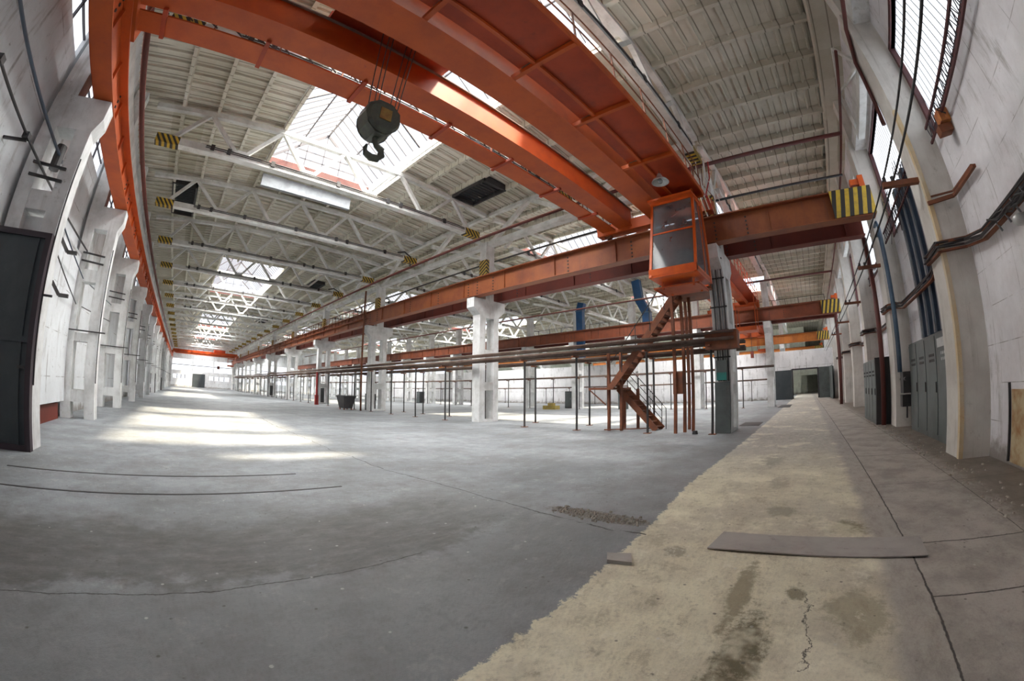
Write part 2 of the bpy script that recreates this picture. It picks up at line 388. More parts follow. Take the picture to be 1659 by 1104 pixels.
# ---------------------------------------------------------------- mesh helpers
EACH = set('''post_plate tray_rung gauge vent_slot stiffener slat cross_bracket walkway_deck walkway_rib cab_frame stair_tread rail post gusset_plate fascia_board curb lantern_frame brace strap cab_hanger
control_desk window_frame hatch_frame insulator upper_lattice platform_railing stair_railing walkway_railing outrigger_railing conduit_bracket wheel
festoon_cable hoist_rope cab_step far_girder near_girder edge_strip switch_box valve_body valve_pipe outrigger_plate end_stop chord cable bracket buffer_stop
hazard_panel lower_chord fascia hoist_motor cab_roof infill gate_frame gate_rail operator_seat operator_cab arm standpipe collar duct_collar bin_rim'''.split())
class MB:
    def __init__(s): s.v = []; s.f = []; s.marks = []
    def quad(s, a, b, c, d):
        s.marks.append((len(s.v), len(s.f)))
        n = len(s.v); s.v += [a, b, c, d]; s.f.append((n, n + 1, n + 2, n + 3))
    def poly(s, pts):
        s.marks.append((len(s.v), len(s.f)))
        n = len(s.v); s.v += [tuple(p) for p in pts]; s.f.append(tuple(range(n, n + len(pts))))
    def box(s, x0, x1, y0, y1, z0, z1):
        s.marks.append((len(s.v), len(s.f)))
        n = len(s.v)
        s.v += [(x0, y0, z0), (x1, y0, z0), (x1, y1, z0), (x0, y1, z0), (x0, y0, z1), (x1, y0, z1), (x1, y1, z1), (x0, y1, z1)]
        s.f += [tuple(n + i for i in q) for q in ((0, 3, 2, 1), (4, 5, 6, 7), (0, 1, 5, 4), (1, 2, 6, 5), (2, 3, 7, 6), (3, 0, 4, 7))]
        return s
    def hexa(s, bot, top):
        s.marks.append((len(s.v), len(s.f)))
        n = len(s.v); s.v += [tuple(p) for p in bot] + [tuple(p) for p in top]
        s.f += [tuple(n + i for i in q) for q in ((0, 3, 2, 1), (4, 5, 6, 7), (0, 1, 5, 4), (1, 2, 6, 5), (2, 3, 7, 6), (3, 0, 4, 7))]
        return s
    def prism(s, pts, axis, a, b):
        """pts: 2D outline in the two other axes, extruded along axis from a to b"""
        s.marks.append((len(s.v), len(s.f)))
        def mk(p, c):
            return {'X': (c, p[0], p[1]), 'Y': (p[0], c, p[1]), 'Z': (p[0], p[1], c)}[axis]
        n = len(s.v); k = len(pts)
        s.v += [mk(p, a) for p in pts] + [mk(p, b) for p in pts]
        s.f += [tuple(n + i for i in range(k))[::-1], tuple(n + k + i for i in range(k))]
        for i in range(k):
            j = (i + 1) % k
            s.f.append((n + i, n + j, n + k + j, n + k + i))
        return s
    def bar(s, p, q, w, h=None, up=(0, 0, 1)):
        h = h or w
        p = Vector(p); q = Vector(q); d = (q - p).normalized()
        u = Vector(up)
        if abs(d.dot(u)) > 0.98: u = Vector((0, 1, 0))
        r = d.cross(u).normalized() * (w / 2); t = r.cross(d).normalized() * (h / 2)
        b = [p - r - t, p + r - t, p + r + t, p - r + t]; e = [x + (q - p) for x in b]
        return s.hexa(b, e)
    def tube(s, pts, r, n=8, cap=True):
        s.marks.append((len(s.v), len(s.f)))
        pts = [Vector(p) for p in pts]; base = len(s.v)
        for i, p in enumerate(pts):
            d = ((pts[i + 1] if i + 1 < len(pts) else p) - (pts[i - 1] if i else p)).normalized()
            u = Vector((0, 0, 1)) if abs(d.z) < 0.95 else Vector((0, 1, 0))
            a = d.cross(u).normalized(); b = a.cross(d).normalized()
            rr = r[i] if isinstance(r, (list, tuple)) else r
            for k in range(n):
                t = 2 * PI * k / n
                s.v.append(tuple(p + a * rr * math.cos(t) + b * rr * math.sin(t)))
        for i in range(len(pts) - 1):
            for k in range(n):
                k2 = (k + 1) % n
                s.f.append((base + i * n + k, base + i * n + k2, base + (i + 1) * n + k2, base + (i + 1) * n + k))
        if cap:
            s.f.append(tuple(base + k for k in range(n))[::-1])
            s.f.append(tuple(base + (len(pts) - 1) * n + k for k in range(n)))
        return s
    def lathe(s, prof, c, n=16):
        s.marks.append((len(s.v), len(s.f)))
        base = len(s.v)
        for r, z in prof:
            for k in range(n):
                t = 2 * PI * k / n
                s.v.append((c[0] + r * math.cos(t), c[1] + r * math.sin(t), c[2] + z))
        for i in range(len(prof) - 1):
            for k in range(n):
                k2 = (k + 1) % n
                s.f.append((base + i * n + k, base + i * n + k2, base + (i + 1) * n + k2, base + (i + 1) * n + k))
        return s
    def build(s, name, mat, parent=None, smooth=False):
        if parent is not None and name in EACH and 1 < len(s.marks) <= 100:
            first = None
            for i, (v0, f0) in enumerate(s.marks):
                v1, f1 = s.marks[i + 1] if i + 1 < len(s.marks) else (len(s.v), len(s.f))
                m = MB(); m.v = s.v[v0:v1]; m.f = [tuple(q - v0 for q in fc) for fc in s.f[f0:f1]]
                o = m.build(name, mat, parent, smooth)
                first = first or o
            return first
        me = bpy.data.meshes.new(name)
        o = bpy.data.objects.new(name, me); C.objects.link(o)
        if parent is not None:
            org = Vector((0, 0, 0)); p = parent
            while p is not None: org += p.location; p = p.parent
            o.parent = parent
        else:
            xs = [v[0] for v in s.v]; ys = [v[1] for v in s.v]; zs = [v[2] for v in s.v]
            org = Vector(((min(xs) + max(xs)) / 2, (min(ys) + max(ys)) / 2, min(zs)))
            o.location = org
        me.from_pydata([tuple(Vector(v) - org) for v in s.v], [], s.f)
        me.materials.append(mat if not isinstance(mat, str) else M[mat])
        if smooth:
            for p in me.polygons: p.use_smooth = True
        me.update()
        return o

def tag(o, label, cat, group=None, kind=None):
    o['label'] = label; o['category'] = cat
    if group: o['group'] = group
    if kind: o['kind'] = kind
    return o
def thing(name, loc, label, cat, group=None):
    o = bpy.data.objects.new(name, None); C.objects.link(o)
    o.empty_display_size = 0.2
    o.location = loc
    return tag(o, label, cat, group)
def struct(name, mb, mat):
    o = mb.build(name, mat); o['kind'] = 'structure'; return o
def copy_tree(o, parent=None, skip='-'):
    c = o.copy(); C.objects.link(c); c.parent = parent
    for ch in KIDS.get(o.name, ()):
        if not ch.name.startswith(skip): copy_tree(ch, c)
    return c
KIDS = {}
def index_kids():
    KIDS.clear()
    for o in C.objects:
        if o.parent: KIDS.setdefault(o.parent.name, []).append(o)
ORD = ['first', 'second', 'third', 'fourth', 'fifth', 'sixth', 'seventh', 'eighth', 'ninth', 'tenth', 'eleventh', 'twelfth', 'thirteenth',
       'fourteenth', 'fifteenth', 'sixteenth', 'seventeenth', 'eighteenth', 'nineteenth', 'twentieth', 'twenty-first', 'twenty-second']

# ---------------------------------------------------------------- key dimensions (metres; X along the end wall, Y down the nave)
YE = 111.0                       # far end of the nave
CX = [5.2, 23.1, 41.1, 59.1]     # bay centres
ROW = [14.12, 32.12, 50.12, 68.12]
YC = 2.8                         # first truss / column line
EW = -3.6                        # inner face of the end wall on the right
LW = -4.4                        # inner face of the long wall on the left
LANT = [(3.1, 18.3), (35.2, 50.4), (67.2, 82.4), (96.0, 108.0)]
def zr(x, cx):                   # underside of the roof slabs
    return 12.05 - max(0.0, abs(x - cx) - 3.0) * 0.075

# ---------------------------------------------------------------- the setting
f = MB(); f.quad((LW - 0.3, EW - 0.3, 0), (92, EW - 0.3, 0), (92, YE + 0.3, 0), (LW - 0.3, YE + 0.3, 0))
struct('floor', f, 'floor')

def wall_with_holes(mb, fixed, axis, a0, a1, z0, z1, holes, th):
    """wall slab along axis ('X' or 'Y'); fixed = (inner, outer) coordinate; holes = (a, b, zlo, zhi)"""
    cuts = sorted({a0, a1, *[h[0] for h in holes], *[h[1] for h in holes]})
    lo, hi = min(fixed), max(fixed)
    for a, b in zip(cuts[:-1], cuts[1:]):
        hs = sorted([(h[2], h[3]) for h in holes if h[0] <= a + 1e-6 and h[1] >= b - 1e-6])
        z = z0
        segs = []
        for h in hs:
            if h[0] > z: segs.append((z, h[0]))
            z = h[1]
        if z < z1: segs.append((z, z1))
        for s0, s1 in segs:
            if axis == 'X': mb.box(a, b, lo, hi, s0, s1)
            else: mb.box(lo, hi, a, b, s0, s1)

PILX = [-4.05, 1.95, 7.95, 13.8, 19.8, 25.8, 31.8, 37.8, 43.8, 49.8, 55.8, 61.8]
EWIN = [(a + 0.45, b - 0.45, 5.75, 7.85 if a < 5 else 8.6) for a, b in zip(PILX[:-1], PILX[1:])]
e = MB()
wall_with_holes(e, (EW, EW - 0.3), 'X', LW, 86.0, 0, 12.2, EWIN, 0.3)
struct('wall_right', e, 'wall')
for i, (a, b, z0, z1) in enumerate(EWIN):
    p = MB(); p.quad((a, EW - 0.12, z0), (b, EW - 0.12, z0), (b, EW - 0.12, z1), (a, EW - 0.12, z1))
    wo = struct('window_%d' % (i + 1), p, 'panew')
    p = MB()
    n = 26 if 1 <= i < 4 else 14
    for k in range(1, n):                                     # raked reinforcement ribs of the profiled glass
        x = a + (b - a) * k / n
        p.bar((x - 0.0, EW - 0.1, z0), (x + 0.28, EW - 0.1, z1), 0.016, 0.012, (0, 1, 0))
    p.build('glazing_rib', 'grey', wo)
    p = MB()
    p.box(a, b, EW - 0.1, EW + 0.03, z0 - 0.07, z0); p.box(a, b, EW - 0.1, EW + 0.03, z1, z1 + 0.09)
    p.box(a, a + 0.09, EW - 0.1, EW + 0.03, z0, z1); p.box(b - 0.09, b, EW - 0.1, EW + 0.03, z0, z1)
    p.build('window_frame', 'frame_red', wo)
for i, x in enumerate(PILX[1:]):
    p = MB(); p.box(x - 0.4, x + 0.4, EW, -2.95, 0, 9.3)
    struct('trim_%d' % (i + 1), p, 'pilaster')
p = MB(); p.box(LW, 86, EW, EW + 0.45, 8.9, 9.3); struct('trim_30', p, 'white')       # ledge beam over the windows
p = MB(); p.box(LW, 86, EW, -2.7, 11.2, 11.5); struct('trim_31', p, 'roof')
for i, x in enumerate(PILX[1:]):
    p = MB(); p.box(x - 0.25, x + 0.25, EW, -3.1, 9.3, 11.2)
    struct('trim_%d' % (50 + i), p, 'pilaster')

# long wall on the left, windows high up and between the columns
LWIN = []
for k in range(-1, 18):
    a = YC + 6 * k + 0.7; LWIN.append((a, a + 4.6, 7.55, 8.6))
e = MB(); wall_with_holes(e, (LW, LW - 0.3), 'Y', EW, YE, 0, 11.7, LWIN, 0.3)
struct('wall_left', e, 'wallL')
for i, (a, b, z0, z1) in enumerate(LWIN):
    p = MB(); p.quad((LW - 0.12, a, z0), (LW - 0.12, b, z0), (LW - 0.12, b, z1), (LW - 0.12, a, z1))
    wo = struct('window_%d' % (40 + i), p, 'panew')
    p = MB()
    for k in range(1, 4):
        yy = a + (b - a) * k / 4; p.box(LW - 0.11, LW - 0.05, yy - 0.03, yy + 0.03, z0, z1)
    p.box(LW - 0.11, LW - 0.05, a, b, (z0 + z1) / 2 - 0.02, (z0 + z1) / 2 + 0.02)
    p.build('window_frame', 'mullion', wo)

# far end of the nave: low ribbon of panes, gate, tall glazing above
for bi, cx in enumerate(CX[:3]):
    x0, x1 = cx - 8.6, cx + 8.6
    hol = [(x0 + 0.3, x0 + 5.8, 4.0, 6.9), (x0 + 6.1, x0 + 11.6, 4.0, 6.9), (x0 + 11.9, x1 - 0.3, 4.0, 6.9),
           (x0 + 0.8, x0 + 5.0, 2.0, 3.0), (x0 + 10.6, x1 - 1.0, 2.0, 3.0)]
    e = MB(); wall_with_holes(e, (YE, YE + 0.3), 'X', cx - 9.6 if bi == 0 else cx - 9.0, cx + 9.0, 0, 12.0, hol, 0.3)
    struct('wall_back' if bi == 0 else 'wall_back_%d' % (bi + 1), e, 'wallL')
    for i, (a, b, z0, z1) in enumerate(hol):
        p = MB(); p.quad((a, YE + 0.1, z0), (b, YE + 0.1, z0), (b, YE + 0.1, z1), (a, YE + 0.1, z1))
        wo = struct('window_%d' % (90 + bi * 6 + i), p, 'panew')
        p = MB()
        if z1 - z0 > 2: p.box(a, b, YE - 0.02, YE + 0.06, 5.35, 5.5)
        else:
            for k in range(1, 4):
                xx = a + (b - a) * k / 4; p.box(xx - 0.1, xx + 0.1, YE - 0.02, YE + 0.06, z0, z1)
        p.build('window_frame', 'mullion', wo)
e = MB(); e.box(2.7, 6.1, YE - 0.2, YE, 0, 3.4)
d = struct('door_1', e, 'gate')
p = MB(); p.box(4.37, 4.43, YE - 0.24, YE - 0.2, 0, 3.4); p.build('door_seam', 'black', d)
# bay 4 side and the partition that closes bays 1-2 off below the runway
e = MB(); wall_with_holes(e, (48.0, 48.3), 'Y', EW, YE, 0, 5.4, [(-1.35, 1.75, 0, 3.25)], 0.3); struct('wall_front', e, 'wallW')
e = MB(); e.box(86, 86.3, EW, YE, 0, 12.2); struct('wall_far', e, 'wallG')
e = MB(); e.box(77.7, 86, 0.0, 30.0, 0, 12.0); struct('wall_end', e, 'wallG')
e = MB(); wall_with_holes(e, (76.0, 76.3), 'Y', EW, 6, 0, 5.0, [(-2.2, 1.2, 0, 3.2)], 0.3); struct('wall_inner', e, 'wallG')
p = MB()
for y in (-1.35, 1.75): p.box(47.9, 48.35, y - 0.09, y + 0.09, 0, 3.3)
p.box(47.9, 48.35, -1.4, 1.8, 3.2, 3.35)
struct('trim_32', p, 'mullion')

# ---------------------------------------------------------------- roof of each bay: ribbed slabs with openings for the lanterns
def roof(bi, cx):
    b = MB()
    xs = [cx - 9 + 1.5 * i for i in range(13)]
    if bi == 0: xs = [LW - 0.3] + xs[1:]
    ylo, yhi = EW - 0.3, YE + 0.3
    near = bi < 2
    for i in range(12):
        xa, xb = xs[i], xs[i + 1]
        mid = (xa + xb) / 2
        inl = abs(mid - cx) < 3.0
        segs = []
        y = ylo
        if inl:
            for a, c in LANT:
                segs.append((y, a)); y = c
        segs.append((y, yhi))
        za, zb = zr(xa, cx), zr(xb, cx)
        for a, c in segs:
            b.hexa([(xa, a, za), (xb, a, zb), (xb, c, zb), (xa, c, za)], [(xa, a, za + 0.2), (xb, a, zb + 0.2), (xb, c, zb + 0.2), (xa, c, za + 0.2)])
            st = 0.5 if near else 1.5
            yy = a + 0.25
            lim = 60 if near else 40
            while yy < min(c, lim):
                b.hexa([(xa, yy, za - 0.10), (xb, yy, zb - 0.10), (xb, yy + 0.07, zb - 0.10), (xa, yy + 0.07, za - 0.10)],
                       [(xa, yy, za), (xb, yy, zb), (xb, yy + 0.07, zb), (xa, yy + 0.07, za)])
                yy += st
    for i in range(13):
        x = xs[i]
        if bi > 0 and i == 0: continue
        z = zr(x, cx)
        segs = [(ylo, yhi)]
        if abs(x - cx) < 2.9:
            segs = []; y = ylo
            for a, c in LANT:
                segs.append((y, a)); y = c
            segs.append((y, yhi))
        for a, c in segs:
            b.box(x - 0.07, x + 0.07, a, c, z - 0.30, z)
    y = YC
    while y < YE:
        y += 6
    struct('ceiling' if bi == 0 else 'ceiling_%d' % (bi + 1), b, 'roof')
for bi, cx in enumerate(CX): roof(bi, cx)
p = MB(); p.box(68.0, 86.4, EW - 0.3, YE + 0.3, 12.0, 12.2); struct('ceiling_5', p, 'roof')

# ---------------------------------------------------------------- roof lanterns
BAYN = ['crane nave', 'middle bay', 'third bay', 'fourth bay']
def lantern(bi, li, cx, y0, y1):
    t = thing('roof_lantern', (cx, y0, 12.0), 'gabled glass roof lantern, %s from the end wall, over the %s' % (ORD[li], BAYN[bi]), 'skylight', 'glazed roof lanterns')
    H = 3.0; zb = 12.45; zt = 14.9
    p = MB()
    for s in (-1, 1): p.box(cx + s * H - 0.1, cx + s * H + 0.1, y0, y1, 11.95, zb)
    for y in (y0, y1): p.box(cx - H, cx + H, y - 0.1, y + 0.1, 12.0, zb)
    p.build('curb', 'truss', t)
    p = MB()
    for y, s in ((y0, 1), (y1, -1)): p.box(cx - H, cx + H, y - 0.13 if s < 0 else y + 0.10, y - 0.10 if s < 0 else y + 0.13, 12.0, zb - 0.05)
    p.build('fascia_board', 'fascia', t)
    for s in (-1, 1):
        p = MB(); p.quad((cx + s * H, y0, zb), (cx + s * H, y1, zb), (cx, y1, zt), (cx, y0, zt))
        g = p.build('glass_slope', 'pane', t)
        p = MB(); n = int((y1 - y0) / (0.55 if bi < 2 and li < 2 else 1.4))
        for k in range(n + 1):
            y = y0 + (y1 - y0) * k / n
            p.bar((cx + s * H, y, zb - 0.03), (cx, y, zt - 0.03), 0.035, 0.05)
        p.build('glazing_bar', 'mullion', g)
    p = MB()
    p.bar((cx, y0, zt - 0.08), (cx, y1, zt - 0.08), 0.10, 0.12)
    for s in (-1, 1):
        p.bar((cx + s * 1.5, y0, (zb + zt) / 2 - 0.1), (cx + s * 1.5, y1, (zb + zt) / 2 - 0.1), 0.07, 0.09)
    n = 3
    for k in range(n + 1):
        y = y0 + (y1 - y0) * k / n
        for s in (-1, 1): p.bar((cx + s * H, y, zb - 0.1), (cx, y, zt - 0.14), 0.09, 0.10)
        if 0 < k < n: p.bar((cx - 1.5, y, 13.6), (cx + 1.5, y, 13.6), 0.06, 0.06)
    p.build('lantern_frame', 'mullion', t)
    for y in (y0, y1):
        p = MB(); p.poly([(cx - H, y, zb), (cx + H, y, zb), (cx, y, zt)]); g = p.build('gable_glass', 'pane', t)
        p = MB()
        for x in (-2, -1, 0, 1, 2): p.bar((cx + x, y, zb), (cx + x, y, zt - abs(x) * (zt - zb) / H), 0.05, 0.05)
        p.bar((cx - 1.5, y, 13.4), (cx + 1.5, y, 13.4), 0.05, 0.05); p.bar((cx - 2.2, y, 12.9), (cx + 2.2, y, 12.9), 0.05, 0.05)
        p.build('glazing_bar', 'mullion', g)
for bi, cx in enumerate(CX):
    for li, (a, b) in enumerate(LANT):
        if bi == 3 and li > 0: continue
        lantern(bi, li, cx, a, b)

# dark louvred hatches in the roof
def hatch(x0, x1, y0, y1, cx, label):
    z = min(zr(x0, cx), zr(x1, cx)) - 0.34
    t = thing('roof_hatch', ((x0 + x1) / 2, (y0 + y1) / 2, z), label, 'roof hatch')
    p = MB(); p.box(x0, x1, y0, y0 + 0.08, z, z + 0.35); p.box(x0, x1, y1 - 0.08, y1, z, z + 0.35)
    p.box(x0, x0 + 0.08, y0, y1, z, z + 0.35); p.box(x1 - 0.08, x1, y0, y1, z, z + 0.35); p.build('hatch_frame', 'black', t)
    p = MB(); p.box(x0 + .08, x1 - .08, y0 + .08, y1 - .08, z + 0.26, z + 0.3); p.build('hatch_pane', 'cabinet_dk', t)
    p = MB()
    y = y0 + 0.25
    while y < y1 - 0.1: p.box(x0 + .08, x1 - .08, y, y + 0.03, z + 0.14, z + 0.2); y += 0.22
    p.build('slat', 'gate', t)
hatch(11.2, 12.7, 12.1, 14.55, 5.2, 'dark slatted roof hatch near the first row of columns, nearest the crane')
hatch(11.2, 12.7, 36.0, 39.0, 5.2, 'dark slatted roof hatch over the column row, farther down the nave')
hatch(11.2, 12.7, 62.0, 65.0, 5.2, 'dark slatted roof hatch over the column row, far down the nave')
hatch(-2.4, -0.9, 21.6, 26.0, 5.2, 'dark slatted roof hatch over the left wall side of the nave')

g = MB(); g.box(2.3, 7.4, 18.80, 19.0, 11.06, 11.72); tag(g.build('roof_panel', 'grey'), 'long pale panel hanging under the roof just past the first glass lantern', 'panel')
# ---------------------------------------------------------------- roof trusses
def truss_proto(cx, y, detailed):
    t = thing('roof_truss', (cx, y, 9.72), '', 'roof truss')
    zb = 9.82
    tops = [(-6.2, 11.45), (-3.0, 11.62), (0, 11.62), (3.0, 11.62), (6.2, 11.45)]
    bots = [-4.5, -1.5, 1.5, 4.5]
    p = MB(); p.box(cx - 7.1, cx + 7.1, y - 0.17, y + 0.17, zb - 0.11, zb + 0.11)
    bc = p.build('bottom_chord', 'truss', t)
    p = MB(); ch = [(-8.6, 11.25)] + tops + [(8.6, 11.25)]
    for a, b in zip(ch[:-1], ch[1:]): p.bar((cx + a[0], y, a[1]), (cx + b[0], y, b[1]), 0.22, 0.2)
    p.build('top_chord', 'truss', t)
    seq = [(-7.6, zb), tops[0], (bots[0], zb), tops[1], (bots[1], zb), tops[2], (bots[2], zb), tops[3], (bots[3], zb), tops[4], (7.6, zb)]
    if detailed:
        for a, b in zip(seq[:-1], seq[1:]):
            p = MB(); p.bar((cx + a[0], y, a[1]), (cx + b[0], y, b[1]), 0.17, 0.15); p.build('diagonal_brace', 'truss', t)
        p = MB()
        for bx in bots: p.prism([(cx + bx - 0.45, zb + 0.08), (cx + bx + 0.45, zb + 0.08), (cx + bx + 0.2, zb + 0.34), (cx + bx - 0.2, zb + 0.34)], 'Y', y - 0.1, y + 0.1)
        p.build('gusset_plate', 'truss', t)
    else:
        p = MB()
        for a, b in zip(seq[:-1], seq[1:]): p.bar((cx + a[0], y, a[1]), (cx + b[0], y, b[1]), 0.17, 0.15)
        p.build('diagonal_lattice', 'truss', t)
    for s in (-1, 1):
        a, b = sorted((cx + s * 8.1, cx + s * 7.1))
        p = MB(); p.box(a, b, y - 0.18, y + 0.18, zb - 0.16, zb + 0.2); p.build('hazard_band', 'hazX', t)
        a, b = sorted((cx + s * 7.1, cx + s * 6.0))
        p = MB(); p.box(a, b, y - 0.185, y + 0.185, zb - 0.12, zb + 0.16); p.build('end_plate', 'truss', t)
    if detailed:
        p = MB(); p.tube([(cx - 6.0, y - 0.19, zb + 0.13), (cx + 7.0, y - 0.19, zb + 0.13)], 0.022, 6)
        p.tube([(cx - 6.0, y - 0.2, zb + 0.05), (cx + 7.0, y - 0.2, zb + 0.05)], 0.018, 6)
        for x in (-5.8, -5.1, -3.2, -0.2, 2.3, 3.0, 5.6): p.box(cx + x, cx + x + 0.16, y - 0.22, y - 0.1, zb - 0.02, zb + 0.22)
        p.build('cable_run', 'black', t)
    return t
pd = truss_proto(CX[0], YC, True)
ps = truss_proto(CX[0], YC + 54, False)
index_kids()
NB = ['over the crane nave', 'over the middle bay', 'over the third bay', 'over the fourth bay']
for bi, cx in enumerate(CX):
    lim = [18, 18, 12, 6][bi]
    for k in range(lim + 1):
        y = YC + 6 * k
        det = (k < 9 and bi < 2)
        src = pd if det else ps
        if bi == 0 and k == 0: o = pd
        elif bi == 0 and k == 9: o = ps
        else: o = copy_tree(src, None, 'hazard_band' if bi else '-')
        o.location = (cx, y, 9.72)
        tag(o, ('white roof truss, %s from the end wall, %s' if bi else 'white roof truss with hazard-striped ends, %s from the end wall, %s') % (ORD[k], NB[bi]), 'roof truss', 'roof trusses ' + NB[bi])

# ---------------------------------------------------------------- two-legged concrete columns of the inner rows
def row_column(x, y, top=9.62, big=True, sub=0.0):
    """x, y: axis and near face"""
    t = thing('concrete_column', (x, y, 0), '', 'column')
    d = 0.55
    for a, b in ((x - 0.68, x - 0.29), (x + 0.31, x + 0.67)):
        p = MB(); p.box(a, b, y, y + d, 0, 5.5); p.build('leg', 'white', t)
    for z0, z1 in ((0.0, 0.12), (1.62, 2.04), (3.33, 3.72)):
        p = MB(); p.box(x - 0.30, x + 0.32, y + 0.02, y + d - 0.02, z0, z1); p.build('cross_beam', 'white', t)
    p = MB()
    p.prism([(x - 0.681, 5.37), (x + 0.671, 5.37), (x + 0.68, 5.5), (x + 1.13, 5.85), (x + 1.13, 6.35), (x - 1.13, 6.35), (x - 1.13, 5.85), (x - 0.69, 5.5)], 'Y', y - 0.004, y + d + 0.004)
    p.build('column_head', 'white', t)
    p = MB(); p.box(x - 0.3, x + 0.3, y + 0.02, y + d - 0.02, 6.35, top)
    p.build('upper_post', 'white', t)
    p = MB(); p.box(x - 0.31, x - 0.1, y, y + d, 7.6, 8.6); p.build('hazard_band', 'hazZ', t)
    return t
c1 = row_column(ROW[0], YC - 0.22)
index_kids()
k = 0
y = YC
rowlab = [('first column row', 12), ('second column row', 6), ('third column row', 6), ('fourth column row', 12)]
for ri, x in enumerate(ROW):
    stp = rowlab[ri][1]
    n = int([108, 108, 60, 24][ri] / stp)
    for k in range(n + 1):
        if ri == 0 and k == 0: o = c1
        else: o = copy_tree(c1, None, 'hazard_band' if ri else '-')
        o.location = (x, YC - 0.22 + stp * k, 0)
        tag(o, 'white two-legged concrete column, %s from the end wall in the %s' % (ORD[k], rowlab[ri][0]), 'column', 'columns of the ' + rowlab[ri][0])

# longitudinal beams that carry the intermediate trusses of the first row
def long_beam(x, y0):
    t = thing('roof_girder', (x, y0, 9.2), '', 'roof girder')
    p = MB(); p.box(x - 0.2, x + 0.2, y0 + 0.1, y0 + 11.9, 9.42, 9.66); p.build('lower_chord', 'truss', t)
    p = MB()
    for a, b, c, e_ in ((0.3, 9.6, 3.0, 11.35), (3.0, 11.35, 6.0, 9.6), (6.0, 9.6, 9.0, 11.35), (9.0, 11.35, 11.7, 9.6)):
        p.bar((x, y0 + a, b), (x, y0 + c, e_), 0.22, 0.2)
    p.bar((x, y0 + 0.1, 11.35), (x, y0 + 11.9, 11.35), 0.22, 0.18)
    p.build('upper_lattice', 'truss', t)
    return t
lb = long_beam(ROW[0], YC)
index_kids()
for k in range(9):
    o = lb if k == 0 else copy_tree(lb)
    o.location = (ROW[0], YC + 12 * k, 9.2)
    tag(o, 'white lattice roof girder between columns %s and %s of the first row' % (['one', 'two', 'three', 'four', 'five', 'six', 'seven', 'eight', 'nine', 'ten'][k], ['two', 'three', 'four', 'five', 'six', 'seven', 'eight', 'nine', 'ten', 'eleven'][k]), 'roof girder', 'roof girders on the first column row')

# ---------------------------------------------------------------- columns against the left wall
def side_column(y):
    x0, x1 = -4.28, -3.05
    t = thing('wall_column', ((x0 + x1) / 2, y, 0), '', 'column')
    d = 0.5
    for a, b in ((x0, x0 + 0.36), (x1 - 0.36, x1)):
        p = MB(); p.box(a, b, y, y + d, 0, 6.0); p.build('leg', 'white', t)
    for z0, z1 in ((0.5, 0.86), (2.3, 2.56), (4.12, 4.5)):
        p = MB(); p.box(x0 + 0.36, x1 - 0.36, y + 0.02, y + d - 0.02, z0, z1); p.build('cross_beam', 'white', t)
    p = MB(); p.prism([(x0 - 0.001, 5.82), (x1 + 0.001, 5.82), (x1 + 0.15, 6.15), (x1 + 0.15, 6.58), (x0 - 0.001, 6.58)], 'Y', y - 0.004, y + d + 0.004); p.build('column_head', 'white', t)
    p = MB(); p.box(x0, x0 + 0.5, y + 0.02, y + d - 0.02, 6.58, 11.2); p.build('upper_post', 'white', t)
    p = MB(); p.tube([(x1 + 0.04, y - 0.04, 1.1), (x1 + 0.04, y - 0.04, 5.2)], 0.018, 6); p.bar((x0 + 0.1, y - 0.05, 2.62), (x1 + 0.25, y - 0.05, 2.62), 0.03, 0.04)
    for z in (4.75, 5.0): p.bar((x0 + 0.2, y - 0.05, z), (x1 - 0.2, y - 0.05, z - 0.06), 0.05, 0.05)
    p.build('conduit_bracket', 'black', t)
    return t
LY = [8.02 + 6 * k for k in range(17)]
sc_ = side_column(LY[0])
index_kids()
for k, y in enumerate(LY):
    o = sc_ if k == 0 else copy_tree(sc_)
    o.location = (-3.665, y, 0)
    tag(o, 'white two-legged concrete column against the left wall, %s behind the dark gate' % ORD[k] if k else 'white two-legged concrete column against the left wall, beside the dark gate', 'column', 'columns along the left wall')
# infill walls and things between the left columns
p = MB(); p.box(-4.28, -4.12, 8.55, 13.95, 0.5, 4.9)
tag(p.build('infill_panel', 'wallL'), 'raised white infill panel between the first two left wall columns', 'wall panel')
p = MB()
p.prism([(11.4, 0), (13.6, 0), (13.6, 0.46), (11.4, 0.46)], 'X', -4.3, -4.22); 
tag(p.build('floor_heater', 'rail_dk'), 'rust-red heating element under the raised white wall panel', 'heater')

